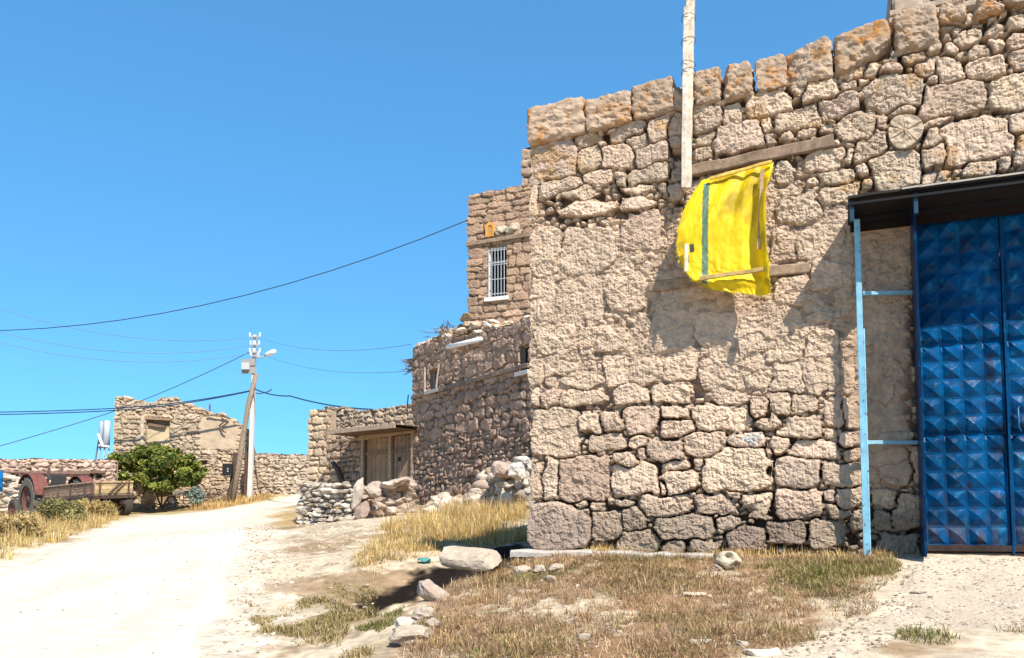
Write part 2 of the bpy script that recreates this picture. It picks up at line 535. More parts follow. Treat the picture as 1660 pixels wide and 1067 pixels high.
# dark shade along the ledge, painted near-black into the soil colour
LEDGE_SHADE = np.array([onground(a_, b_)[:2] for a_, b_ in [(852, 878), (856, 905), (800, 925), (740, 948), (690, 964), (640, 982), (565, 996), (530, 994), (560, 986), (590, 974), (655, 948), (715, 918), (770, 897)]])
shade_k = 1 - sstep(-0.10, 0.10, poly_sd(GX, GY, LEDGE_SHADE) + 0.22 * n3 + .12 * n2)
c = lay(c, np.array((0.007, 0.005, 0.004)), shade_k * 0.98)
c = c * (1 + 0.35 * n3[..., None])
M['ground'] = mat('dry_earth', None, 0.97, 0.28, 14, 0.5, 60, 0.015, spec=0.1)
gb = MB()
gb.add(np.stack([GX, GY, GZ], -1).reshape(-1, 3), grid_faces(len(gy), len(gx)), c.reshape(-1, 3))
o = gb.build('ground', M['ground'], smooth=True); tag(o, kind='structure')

def sheet(name, sd_fn, x0, x1, y0, y1, st, material, color, lift):
    xs = np.arange(x0, x1, st[0]); ys = np.array(st[1])
    X, Y = np.meshgrid(xs, ys)
    sd = sd_fn(X, Y)
    Z = gz(X, Y) + micro(X, Y)[0] + lift - 0.018 * sstep(-0.22, 0.0, sd)
    fm = (sd[:-1, :-1] < 0) & (sd[1:, :-1] < 0) & (sd[:-1, 1:] < 0) & (sd[1:, 1:] < 0)
    m = MB()
    f = grid_faces(len(ys), len(xs), fm)
    used = np.unique(f); remap = np.full(X.size, -1); remap[used] = np.arange(len(used))
    P = np.stack([X, Y, Z], -1).reshape(-1, 3)[used]
    n = fbm2(P[:, 0] * 1.3, P[:, 1] * 0.5, 5, 61)
    n2 = fbm2(P[:, 0] * 6, P[:, 1] * 6, 3, 62)
    col = np.array(color) * (1 + 0.16 * n + 0.12 * n2 + 0.13 * fbm2(P[:, 0] * 3.5 + P[:, 1] * .8, P[:, 1] * 0.35, 4, 63))[:, None]
    m.add(P, remap[f], col)
    o = m.build(name, material, smooth=True)
    return tag(o, kind='structure')
M['road'] = mat('dusty_concrete', None, 0.95, 0.10, 5, 0.35, 50, 0.008, spec=0.1)
sheet('road', road_sd, -13, -0.4, -8, 39, (0.05, axis([(-8, 4, 0.4), (4, 12, 0.05), (12, 20, 0.08), (20, 39, 0.16)])), M['road'], (0.58, 0.51, 0.425), 0.006)
M['gravel'] = mat('pale_gravel', None, 0.97, 0.30, 45, 0.9, 70, 0.02, spec=0.1)
sheet('gravel_path', path_sd, 1.5, 7.2, 2.0, 9.0, (0.03, np.arange(2.0, 8.6, 0.03)), M['gravel'], (0.60, 0.51, 0.40), 0.006)
# ------------------------------------------------------------------ masonry as real relief
def courses(w, z0, z1, seed, hr=(0.16, 0.34), wr=(0.22, 0.62), n=(2.6, 5), split=0.25, gap=0.012):
    rng = random.Random(seed); out = []
    z = z0
    while z < z1:
        h = rng.uniform(*hr); s = -rng.uniform(0, 0.3)
        while s < w:
            ww = rng.uniform(*wr)
            if rng.random() < split and h > hr[0] * 1.35:
                k = rng.uniform(0.4, 0.6)
                for a, b in ((0, k), (k, 1)):
                    out.append((s + ww / 2, z + h * (a + b) / 2, ww / 2 - gap, h * (b - a) / 2 - gap, rng.uniform(*n), rng.uniform(-0.02, 0.02)))
            else:
                out.append((s + ww / 2, z + h / 2, ww / 2 - gap, h / 2 - gap, rng.uniform(*n), rng.uniform(-0.02, 0.02)))
            s += ww
        z += h
    return out

def raster(us, Z, S, stones, seed, warp, R=0.05, tilt=0.10, joint=0.005):
    W1 = warp * (fbm2(S / 0.16, Z / 0.16, 3, seed + 1) * 1.4)
    W2 = warp * (fbm2(S / 0.16, Z / 0.16, 3, seed + 2) * 1.4)
    Sw = S + W1; Zw = Z + W2
    D = np.full(S.shape, -1.0); D2 = np.full(S.shape, -1.0); ID = np.full(S.shape, -1)
    rng = np.random.RandomState(seed)
    loc = np.zeros(S.shape); loz = np.zeros(S.shape)
    for i, (cs, cz, hw, hh, n, pr) in enumerate(stones):
        c0 = np.searchsorted(us, cs - hw * 1.35 - 0.05); c1 = np.searchsorted(us, cs + hw * 1.35 + 0.05)
        if c1 <= c0: continue
        ds = Sw[:, c0:c1] - cs; dz = Zw[:, c0:c1] - cz
        a = rng.uniform(-0.06, 0.06); tp = rng.uniform(-0.12, 0.12); tq = rng.uniform(-0.12, 0.12)
        u = (ds + a * dz) / hw; v = (dz - a * ds) / hh
        u = u * (1 + tp * v); v = v * (1 + tq * u)
        r = (np.abs(u) ** n + np.abs(v) ** n) ** (1.0 / n)
        d = (1 - r) * min(hw, hh)
        b = d > D[:, c0:c1]
        D2[:, c0:c1] = np.where(b, D[:, c0:c1], np.maximum(D2[:, c0:c1], d))
        D[:, c0:c1] = np.where(b, d, D[:, c0:c1]); ID[:, c0:c1] = np.where(b & (d > 0), i, ID[:, c0:c1])
        loc[:, c0:c1] = np.where(b, ds, loc[:, c0:c1]); loz[:, c0:c1] = np.where(b, dz, loz[:, c0:c1])
    N = len(stones) + 1
    pro = np.array([s[5] for s in stones] + [0.0])
    tx = rng.uniform(-tilt, tilt, N); tz = rng.uniform(-tilt * 1.2, tilt * 1.2, N)
    D = np.minimum(D, (D - D2) * 0.5) - joint          # touching stones still part at a joint
    t = np.clip(D / R, 0, 1)
    H = pro[ID] + tx[ID] * np.clip(loc, -.3, .3) + tz[ID] * np.clip(loz, -.25, .25) + R * (np.sqrt(1 - (1 - t) ** 2) - 0.75)
    tint = rng.normal(size=(N, 3)) * np.array((0.012, 0.010, 0.014)) + rng.normal(size=(N, 1)) * 0.10
    return D, ID, H, tint

def chips(S, Z, cell, seed, asp=1.3):
    """broken planar facets with sharp arrises"""
    x = (S + .25 * cell * fbm2(S / cell * .8, Z / cell * .8, 2, seed + 7)) / (cell * asp); z = Z / cell
    ix = np.floor(x); iz = np.floor(z); zero = np.zeros_like(ix)
    F = np.full(x.shape, 99.0); out = np.zeros(x.shape)
    for dx in (-1, 0, 1):
        for dz in (-1, 0, 1):
            jx = ix + dx; jz = iz + dz
            a = x - jx - _hash(jx, jz, zero, seed); b = z - jz - _hash(jx, jz, zero, seed + 1)
            d = a * a + b * b; k = d < F
            pl_ = (a * (_hash(jx, jz, zero, seed + 2) - .5) * 2 + b * (_hash(jx, jz, zero, seed + 3) - .5) * 2.4 + (_hash(jx, jz, zero, seed + 4) - .5) * .9)
            out = np.where(k, pl_, out); F = np.where(k, d, F)
    return out

def small_fill(S, Z, seed, cx=0.085, cz=0.06, warp=0.02):
    x = (S + warp * fbm2(S / .1, Z / .1, 2, seed + 5)) / cx; z = (Z + warp * fbm2(S / .1, Z / .1, 2, seed + 6)) / cz
    ix = np.floor(x); iz = np.floor(z)
    F1 = np.full(x.shape, 9.0); F2 = np.full(x.shape, 9.0); K = np.zeros(x.shape)
    zero = np.zeros_like(ix)
    for dx in (-1, 0, 1):
        for dz in (-1, 0, 1):
            jx = ix + dx; jz = iz + dz
            a = jx + 0.1 + 0.8 * _hash(jx, jz, zero, seed); b = jz + 0.1 + 0.8 * _hash(jx, jz, zero, seed + 1)
            d = np.hypot(x - a, z - b)
            k = _hash(jx, jz, zero, seed + 2)
            n1 = d < F1
            F2 = np.where(n1, F1, np.minimum(F2, d)); K = np.where(n1, k, K); F1 = np.where(n1, d, F1)
    return F2 - F1, K

def masonry(name, pl, s0, s1, base, top, res, stones, base_col, seed, parent, material, warp=0.03, R=0.05, gap=0.07,
            gapcol=(0.20, 0.155, 0.115), soft=None, openings=(), thick=0.5, wrap=(0.0, 0.0), fill=(0.085, 0.06), pit=0.008,
            pitscale=0.05, tilt=0.10, post=None, smooth=False, mi_extra=None, pitmask=None, joint=0.005):
    """front relief (turning the corners by wrap metres) plus the wall's thickness behind, one mesh"""
    us = np.concatenate([np.arange(s0 - wrap[0], s0, res) if wrap[0] else [], np.arange(s0, s1, res), np.arange(s1, s1 + wrap[1] + 1e-6, res) if wrap[1] else [s1]])
    uc = np.clip(us, s0, s1)
    b = base(uc); t = top(uc)
    nz = int(np.max(t - b) / res) + 2
    v = np.linspace(0, 1, nz)
    Z = b[None] + v[:, None] * (t - b)[None]
    S = np.tile(us, (nz, 1))
    D, ID, H, tint = raster(us, Z, S, stones, seed, warp, R, tilt, joint)
    g, gk = small_fill(S, Z, seed + 40, *fill)
    hg = -gap + np.where(gk > 0.35, (gap * 0.85) * np.sqrt(np.clip(g / 0.5, 0, 1)), 0.0) - 0.012
    on = D > 0
    H = np.where(on, H, hg)
    if soft is not None:
        sf, plast = soft(S, Z)
        H = H * (1 - sf) + np.maximum(H * 0.35, plast) * sf
    pn = fbm2(S / pitscale, Z / pitscale, 4, seed + 70, 0.62)
    big = fbm2(S / 0.30, Z / 0.30, 3, seed + 80)
    if pitmask is not None: pit = pit * pitmask(S, Z)
    H = H + pit * (0.7 * pn - 0.7 * np.abs(fbm2(S / pitscale * 1.7, Z / pitscale * 0.9, 3, seed + 75))) + 0.02 * big
    H = H + pit * .95 * chips(S, Z, pitscale * 1.9, seed + 700) + pit * .45 * chips(S, Z, pitscale * .75, seed + 720)
    cav = sstep(0.06, 0.34, fbm2(S / (pitscale * .62) + .4 * Z / pitscale, Z / (pitscale * .5), 3, seed + 78, .6))
    H = H - pit * 0.75 * cav + pit * .35 * vn2(S / (pitscale * .25), Z / (pitscale * .25), seed + 79)
    # albedo
    gapc = np.asarray(gapcol); bc = np.asarray(base_col)
    C = bc * (1 + tint[ID]) * (1 + 0.16 * fbm2(S / 0.22, Z / 0.22, 4, seed + 90))[..., None]
    gc = np.where((gk > 0.35)[..., None], bc * (0.82 + 0.3 * (gk - 0.5))[..., None], gapc)
    C = np.where(on[..., None], C, gc)
    edge = np.clip(1 - D / 0.012, 0, 1) * on
    C = C * (1 - 0.35 * edge[..., None]) + gapc * 0.35 * edge[..., None]
    if soft is not None:
        C = C * (1 - 0.6 * sf[..., None]) + bc * 0.98 * (1 + 0.14 * fbm2(S / 0.3, Z / 0.3, 4, seed + 95))[..., None] * 0.6 * sf[..., None]
    if post is not None: H, C = post(S, Z, H, C)
    for (a0, c0, a1, c1, dep) in openings:
        ins = (S > a0) & (S < a1) & (Z > c0) & (Z < c1)
        H = np.where(ins, -dep, H); C = np.where(ins[..., None], gapc, C)
    # place
    rad = 0.035
    P = np.zeros(S.shape + (3,)); N = np.zeros(S.shape + (3,))
    dl = np.minimum(S - s0, 0); dr = np.maximum(S - s1, 0)
    P = pl.p0 + pl.r * np.clip(S, s0, s1)[..., None] + pl.n * (dl - dr)[..., None]
    wl = 1 - sstep(-rad, rad, S - s0) if wrap[0] else np.zeros(S.shape)
    wr = sstep(-rad, rad, S - s1) if wrap[1] else np.zeros(S.shape)
    N = pl.n * (1 - wl - wr)[..., None] - pl.r * wl[..., None] + pl.r * wr[..., None]
    N /= np.maximum(np.linalg.norm(N, axis=-1), 1e-6)[..., None]
    P = P + N * H[..., None]
    P[..., 2] += Z
    m = MB()
    m.add(P.reshape(-1, 3), grid_faces(nz, len(us)), C.reshape(-1, 3))
    # body behind, following the top line
    k = np.unique(np.clip(np.searchsorted(us, np.arange(s0 + 0.02, s1 + 0.001, 0.15)), 0, len(us) - 1))
    sb = uc[k]; bb = b[k]; tb = t[k]
    q = len(k)
    depth_in = -0.10 if not openings else -0.10 - max(o_[4] for o_ in openings)
    d_top = -0.0
    fr_b = pl.pos(sb, bb, np.full(q, depth_in)); fr_t = pl.pos(sb, tb, np.full(q, depth_in))
    li_t = pl.pos(sb, tb + 0.0, np.full(q, -0.03))
    bk_b = pl.pos(sb, bb, np.full(q, -thick)); bk_t = pl.pos(sb, tb, np.full(q, -thick))
    VV = np.concatenate([fr_b, fr_t, li_t, bk_t, bk_b])
    FF = []
    for i in range(q - 1):
        for a in range(1, 4):
            FF.append((a * q + i, a * q + i + 1, (a + 1) * q + i + 1, (a + 1) * q + i))
    e = q - 1
    FF.append((q, 0 + 3 * q, 4 * q, 0)); FF.append((q + e, e, 4 * q + e, 3 * q + e))
    # first polygon of the top strip is built last so ends close
    cc = np.tile(bc * 0.9, (len(VV), 1))
    m.add(VV, FF, cc)
    if mi_extra: mi_extra(m)
    return m.build(name, material, parent, smooth=smooth)

# ------------------------------------------------------------------ the big stone house on the right
FW = Plane(at(858, 892, 9.39), WALL_R)
CR = {'A': (850, 0, 3.234), 'B': (1240, 0, 3.233), 'C': (850, 300, 3.139), 'D': (1240, 280, 2.964), 'E': (850, 620, 3.139), 'F': (1240, 620, 3.138)}
def wall_box(tagc, x0, y0, x1, y1):
    ox, oy, k = CR[tagc]
    x0, x1 = ox + x0 / k, ox + x1 / k; y0, y1 = oy + y0 / k, oy + y1 / k
    cx, cy = (x0 + x1) / 2, (y0 + y1) / 2
    sa = FW.hit(x0, cy)[0]; sb = FW.hit(x1, cy)[0]; zt = FW.hit(cx, y0)[1]; zb = FW.hit(cx, y1)[1]
    return float(sa), float(zb), float(sb), float(zt)

STONES = {
 'A': "20 740 270 945;255 680 415 750;275 755 400 885;385 730 435 775;400 750 575 875;440 625 635 735;535 700 655 795;575 745 755 875;645 600 755 735;755 600 835 710;755 710 830 775;885 540 1030 695;1030 545 1140 670;975 490 1080 545;890 680 1020 750;885 755 1005 835;990 640 1240 800;1165 475 1405 605;1225 605 1290 700;1245 700 1330 770;1000 425 1035 490;1195 415 1220 480;80 920 305 1025;300 880 470 975;470 890 540 980;545 865 760 960;20 950 75 1175;165 970 480 1095;490 960 685 1067;685 950 760 1050;80 1030 160 1075;760 960 830 1060;760 860 830 950",
 'B': "135 435 215 490;180 425 375 535;375 345 525 415;380 415 490 475;475 395 570 435;530 335 605 390;605 335 720 385;660 290 715 335;725 270 845 335;855 240 935 295;670 170 710 285;285 485 500 605;45 560 295 690;310 600 390 630;290 620 365 700;370 585 580 750;585 590 655 690;510 390 825 580;660 535 800 600;755 500 800 535;775 305 900 405;730 340 775 370;900 295 1045 450;840 405 920 470;1045 290 1280 415;1240 345 1305 390;910 130 1010 160;925 175 975 210;975 135 1030 195;945 220 1020 285;985 145 1140 235;1070 115 1150 140;915 60 1050 125;1035 75 1110 120;1145 130 1285 185;1160 85 1220 125;1220 50 1270 110;1275 80 1400 150;1180 190 1280 265;1065 225 1205 305;1000 265 1050 300;1285 165 1420 260;1290 260 1440 360;815 425 1170 605;1170 375 1460 565;820 600 1005 660;830 660 920 765;925 605 1290 850;930 665 985 690;1275 565 1460 690;1305 690 1480 870;1230 800 1295 885;1015 810 1230 930;555 780 840 1000;835 760 945 880;830 895 935 960;905 895 975 960;980 880 1010 940;470 700 635 855;635 755 675 795;410 740 465 780;425 780 470 850;475 850 545 940;495 945 560 1010;200 780 420 905;285 890 470 980;290 960 500 1067;215 930 290 990;165 900 195 935;50 840 155 960;35 975 290 1090;85 700 155 745;160 670 285 720;0 700 70 760;350 730 395 775;1430 100 1560 250;1450 270 1600 380;1470 400 1640 560;1480 580 1600 720;1480 730 1640 860;1400 -20 1560 90",
 'C': "85 60 160 100;165 10 465 150;470 10 660 130;660 0 730 80;30 215 175 470;25 480 150 700;180 215 470 440;490 150 700 330;160 470 400 700;420 460 620 640;60 710 250 860;270 720 520 850;25 880 95 1067;95 890 270 975;95 985 180 1067;180 965 420 1067;400 860 530 1030;535 860 700 1010;700 870 880 1000;890 860 1105 1030;1110 890 1287 1030;640 640 860 840;880 640 1080 830;1090 660 1287 860;700 420 900 600",
 'D': "40 70 270 240;145 250 390 410;30 250 140 420;285 130 395 250;210 420 420 560;60 500 200 640;60 660 180 760;185 660 330 730;0 780 190 900;200 770 355 890;20 900 180 1060;190 900 365 1060;0 690 60 780",
 'E': "30 -20 85 125;90 -10 180 115;180 0 420 115;30 125 265 385;255 160 400 250;390 140 490 240;500 120 675 270;480 230 530 275;310 245 525 355;530 275 635 345;690 185 855 280;680 115 840 175;850 100 1160 250;1170 170 1345 245;1145 60 1287 170;960 40 1140 140;790 255 1045 380;1040 250 1245 330;625 295 820 395;575 340 620 405;440 360 570 435;30 400 85 605;95 385 185 600;185 370 440 605;440 410 680 580;690 385 845 450;850 380 930 430;705 455 885 565;900 330 1280 560;680 500 730 560;930 560 995 590;1000 555 1110 605;235 605 320 660;330 605 415 655;445 600 560 640;585 570 840 690;855 565 1080 675;1105 565 1275 700;20 615 335 855;270 660 340 695;340 650 490 795;495 645 620 775;670 675 955 800;970 680 1090 770;950 665 1000 695;455 750 685 865;685 800 815 865;840 800 990 865;1020 735 1215 865;1130 695 1180 725;440 5 640 110;650 10 830 105",
 'F': "0 45 135 165;135 50 265 155;70 165 285 280;290 60 400 235;290 235 380 305;0 175 60 235;35 265 110 375;120 280 380 390;55 385 275 540;285 395 500 535;275 495 300 545;60 550 300 690;300 545 365 620;365 530 510 645;320 630 440 705;5 695 205 820;215 695 420 850;0 610 55 700;0 260 25 320;430 660 515 765;545 545 700 640;650 555 800 740;560 650 655 770;565 760 800 870;690 525 755 555;-120 620 -10 690;-20 330 50 400;-15 400 50 500;390 240 500 320;390 330 500 390;545 240 790 300;560 320 735 520;735 320 800 520;270 0 390 50;400 60 500 235",
}
front_stones = []
rngf = random.Random(4)
boxed = []
for k, txt in STONES.items():
    for q in txt.split(';'):
        a = [float(x) for x in q.split()]
        s0, z0, s1, z1 = wall_box(k, *a)
        small = min(s1 - s0, z1 - z0) < 0.16
        n = rngf.uniform(2.5, 3.6) if small else rngf.uniform(3.6, 6.5)
        front_stones.append(((s0 + s1) / 2, (z0 + z1) / 2, (s1 - s0) / 2 * 1.03, (z1 - z0) / 2 * 1.03, n, rngf.uniform(-0.022, 0.022)))

_sx = float(FW.hit(1672, 200)[0])
for (a_, b_, c_, d_, n_, p_) in courses(3.0, 4.3, 7.0, 17, (.18, .34), (.25, .6), (3, 6)):
    if a_ - c_ > 0.05: front_stones.append((a_ + _sx, b_, c_, d_, n_, p_))      # the wall goes on past the picture edge
GATE_S0 = float(FW.hit(1487, 600)[0]); GATE_ZT = float(FW.hit(1560, 326)[1]); GATE_S1 = GATE_S0 + 3.0
W_END = GATE_S1 + 0.8
cop_px = [(858, 236), (900, 225), (950, 212), (1000, 205), (1050, 192), (1100, 175), (1165, 165), (1240, 140), (1310, 130), (1360, 118), (1420, 102), (1450, 85), (1490, 72), (1520, 30), (1560, 12), (1600, -5), (1660, -30)]
cs, cz = FW.hit(np.array([p[0] for p in cop_px]), np.array([p[1] for p in cop_px]))
def fw_top(s): return np.interp(s, cs, cz, right=cz[-1] + 0.1)
def fw_base(s):
    return np.full(np.shape(s), 1.0)

PH_MUD = [(1392, 300), (1487, 300), (1487, 800), (1392, 800), (1365, 640), (1365, 480)]
def fw_soft(S, Z):
    P = FW.pos(S, Z, np.zeros(S.shape)); px, py = proj(P)
    wob = 38 * fbm2(S * 3, Z * 3, 3, 300)
    a = sstep(330, 400, py + wob + 0.10 * (px - 900)) * (1 - sstep(600, 690, py + wob)) * (1 - sstep(1380, 1400, px))
    a2 = sstep(1225, 1275, px + wob) * sstep(240, 300, py + wob) * (1 - sstep(640, 720, py)) * 0.55 * (1 - sstep(1380, 1400, px))
    bs = (1 - sstep(-6, 14, poly_sd(px, py, [(1118, 292), (1250, 262), (1300, 300), (1300, 440), (1120, 470), (1060, 540), (1230, 540), (1225, 480), (1100, 440)]))) * .9
    a = np.maximum(np.maximum(a * 0.97, a2), bs)
    # holes in the render where the joints stay open
    a = a * (1 - 0.22 * sstep(0.12, 0.40, fbm2(S * 2.2, Z * 2.6, 3, 310)))
    mud = -poly_sd(px, py, PH_MUD) + wob * 0.5
    am = sstep(-12, 22, mud)
    sf = np.maximum(a, am * 0.93)
    plast = -0.012 + 0.030 * fbm2(S / 0.20, Z / 0.20, 4, 320, 0.6) * (1 - 0.6 * am) + 0.004
    return sf, plast
def fw_post(S, Z, H, C):
    # the mud-plastered jamb is smooth; vertical chisel grooves on the dressed corner blocks
    P = FW.pos(S, Z, np.zeros(S.shape)); px, py = proj(P)
    am = sstep(-12, 22, -poly_sd(px, py, PH_MUD))
    g = 0.006 * fbm2(S / 0.022 + 0.6 * Z, Z / 0.22, 3, 330)
    H = H + g * (1 - am)
    crack = np.abs(fbm2(S * 3.1, Z * 3.1, 4, 340)) < 0.012
    H = H - 0.010 * (am * crack)
    mudc = np.array((0.44, 0.305, 0.21))
    C = C * (1 - 0.75 * am[..., None]) + mudc * (1 + .2 * fbm2(S * 4, Z * 4, 4, 350))[..., None] * 0.75 * am[..., None]
    # ochre lichen patches high on the wall, rusty run-off at the corner
    li = sstep(0.22, 0.42, fbm2(S * 3.3, Z * 4.5, 4, 360)) * sstep(420, 250, py) * 0.55
    C = C * (1 - li[..., None]) + np.array((0.42, 0.24, 0.08)) * li[..., None]
    # grey damp foot course
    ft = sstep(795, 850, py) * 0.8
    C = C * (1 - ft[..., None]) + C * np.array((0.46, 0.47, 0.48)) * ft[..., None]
    # a smear of pale blue paint on one stone
    bl = np.exp(-(((px - 1213) / 22) ** 2 + ((py - 712) / 10) ** 2)) * (fbm2(S * 14, Z * 14, 3, 370) > 0.0) * 0.6
    C = C * (1 - bl[..., None]) + np.array((0.35, 0.48, 0.55)) * bl[..., None]
    # dark splits in the stone of the sack's hollow
    return H, C

def fw_pitmask(S, Z):
    px, py = proj(FW.pos(S, Z, np.zeros(S.shape)))
    am = sstep(-12, 22, -poly_sd(px, py, PH_MUD) + 8 * vn2(S * 6, Z * 6, 3))
    return (1 - 0.72 * am) * (0.82 + 0.5 * vn2(S * 1.7, Z * 2.3, 381) + 0.25)
house = empty('stone_house', tuple(FW.pos(0.0, 1.3, 0.0)), 'large tan stone house with rough block wall and blue steel gate at the right', 'house')
FRONT_COL = (0.53, 0.405, 0.298)
wall_o = masonry('wall', FW, 0.0, W_END, fw_base, fw_top, 0.0095, front_stones, FRONT_COL, 7, house, M['stone'], warp=0.042, R=0.026, gap=0.11,
        gapcol=(0.15, 0.10, 0.07), soft=fw_soft, openings=[(GATE_S0, 0.8, GATE_S1, GATE_ZT, 0.30)], thick=0.75, wrap=(0.45, 0.0), post=fw_post, joint=0.006, pit=0.011, pitscale=0.05, tilt=0.09, pitmask=fw_pitmask)

# coping: big weathered blocks along the top
COP = ["A 18 540 322 738", "A 322 503 566 672", "A 566 430 792 616", "A 783 408 885 575", "A 886 366 1030 552", "A 1024 338 1195 522", "A 1213 282 1374 468",
       "B 108 220 357 438", "B 362 130 664 376", "B 676 46 908 268", "B 905 -20 1052 120", "B 1052 -25 1252 92", "B 1255 -60 1420 60", "B 1420 -90 1640 60"]
for i, t in enumerate(COP):
    cm = MB()
    t = t.split(); s0, z0, s1, z1 = wall_box(t[0], *[float(x) for x in t[1:]])
    w, h = s1 - s0, z1 - z0
    cpos = FW.pos((s0 + s1) / 2, (z0 + z1) / 2, -0.17)
    tiltv = 0.06 if i < 8 else 0.03
    ax = np.stack([FW.r * math.cos(tiltv) + np.array((0, 0, math.sin(tiltv))), -FW.n, np.array((0, 0, 1.0)) * math.cos(tiltv) - FW.r * math.sin(tiltv)])
    v, f = rock_geo((0, 0, 0), (w * 0.99, 0.46, h * 1.0), 500 + i, n=14 if i < 4 else 9, rough=0.024, facets=0 if i < 3 else 2, sub=5, fine=0.05)
    nz_ = fbm3(v * 22, 4, 3, .62)
    v = v + np.sign(v) * 0.0 + (v / (np.linalg.norm(v, axis=1)[:, None] + 1e-6)) * (0.022 * nz_)[:, None]
    rg = np.random.RandomState(i)
    cm.add(v @ ax + cpos, f, np.array((0.39, 0.29, 0.21)) * (1 + 0.10 * rg.normal()))
    cm.build('coping_stone', M['coping'], house, smooth=False)
# chinking stones tucked between coping and wall
rg = np.random.RandomState(3)
for s in np.arange(0.15, 6.4, 0.16):
    z = float(fw_top(np.array([s]))[0]) - rg.uniform(0.0, 0.05)
    v, f = rock_geo(FW.pos(s + rg.uniform(-.05, .05), z, -0.06 + rg.uniform(-.02, .02)), (rg.uniform(.07, .16), .16, rg.uniform(.05, .09)), int(s * 100), n=2.6, sub=3, rough=.12)
    cm = MB(); cm.add(v, f, np.array((0.43, 0.34, 0.26)) * rg.uniform(.8, 1.1)); cm.build('chinking_stone', M['rock'], house)

def wood_bar(m, p, q, w, h, up=(0, 0, 1), color=(0.3, 0.24, 0.18), seed=0, n=14, rough=0.006, taper=1.0):
    """rough sawn bar with wavering edges"""
    p = np.asarray(p, float); q = np.asarray(q, float)
    d = q - p; L = np.linalg.norm(d); d = d / L
    a = np.cross(d, np.asarray(up, float)); a /= np.linalg.norm(a); b = np.cross(a, d)
    prof = [(-1, -.8), (-.8, -1), (.8, -1), (1, -.8), (1, 0), (1, .8), (.8, 1), (-.8, 1), (-1, .8), (-1, 0)]
    vs = []; k = len(prof)
    for i in range(n):
        t = i / (n - 1); c = p + d * L * t; g = 1 + (taper - 1) * t
        for x, y in prof:
            vs.append(c + a * x * w / 2 * g + b * y * h / 2 * g)
    vs = np.array(vs)
    jit = np.stack([vn3(vs * (6, 6, 6) + seed, seed), vn3(vs * 7 + seed, seed + 1), vn3(vs * 7 + seed, seed + 2)], -1) * rough * 2
    vs = vs + jit
    fs = [(i * k + j, i * k + (j + 1) % k, (i + 1) * k + (j + 1) % k, (i + 1) * k + j) for i in range(n - 1) for j in range(k)]
    fs += [tuple(range(k - 1, -1, -1)), tuple((n - 1) * k + j for j in range(k))]
    col = np.array(color) * (1 + 0.3 * fbm3(vs * (5, 5, 5) + seed, 2, seed))[:, None]
    m.add(vs, fs, col)

def wpt(px, py, off=0.0):
    s, z = FW.hit(px, py, off); return FW.pos(s, z, off)
m = MB(); wood_bar(m, wpt(1118, 279, .0), wpt(1352, 229, .0), 0.115, 0.07, WALL_N, (0.25, 0.175, 0.12), 3, 24, .012); m.build('timber_lintel', M['wood'], house)
m = MB(); wood_bar(m, wpt(1052, 466, .0), wpt(1312, 434, .0), 0.10, 0.06, WALL_N, (0.31, 0.225, 0.155), 8, 24, .010); m.build('timber_sill', M['wood'], house)
# log end showing its rings and splits
lx = wpt(1467.3, 214)
m = MB()
seg = 72
vs = [lx + WALL_N * 0.035]; ring_r = np.linspace(0.02, 0.152, 12)
for rr in ring_r:
    for k in range(seg):
        t = 2 * math.pi * k / seg
        spl = min(abs(((t - a + math.pi) % (2 * math.pi)) - math.pi) for a in (0.35, 1.1, 1.75, 2.7, 3.6, 4.3, 5.4))
        dip = -0.022 * math.exp(-(spl * rr / 0.005) ** 2) * (0.55 + .45 * math.sin(rr * 25 + math.floor(t * 1.1) * 2)) + 0.012 * math.sin(t * 4.3 + rr * 30) * rr * 2
        r2 = rr * (1 + 0.05 * math.sin(3 * t + 1))
        vs.append(lx + FW.r * r2 * math.cos(t) + np.array((0, 0, 1.0)) * r2 * 1.08 * math.sin(t) + WALL_N * (0.035 + dip + 0.0015 * math.sin(rr * 420)))
for k in range(seg):
    t = 2 * math.pi * k / seg
    vs.append(lx + FW.r * 0.155 * math.cos(t) + np.array((0, 0, 1.0)) * 0.165 * math.sin(t) - WALL_N * 0.12)
fs = [(0, 1 + k, 1 + (k + 1) % seg) for k in range(seg)]
for i in range(len(ring_r)):
    for k in range(seg):
        a = 1 + i * seg + k; b_ = 1 + i * seg + (k + 1) % seg
        fs.append((a, a + seg, b_ + seg, b_))
vs = np.array(vs); vs = vs + (0.012 * fbm3(vs * 30, 3, 4))[:, None] * WALL_N
m.add(vs, fs, np.array((0.47, 0.365, 0.265)) * (1 + .5 * fbm3(vs * 25, 3, 8))[:, None]); m.build('log_end', M['wood'], house)

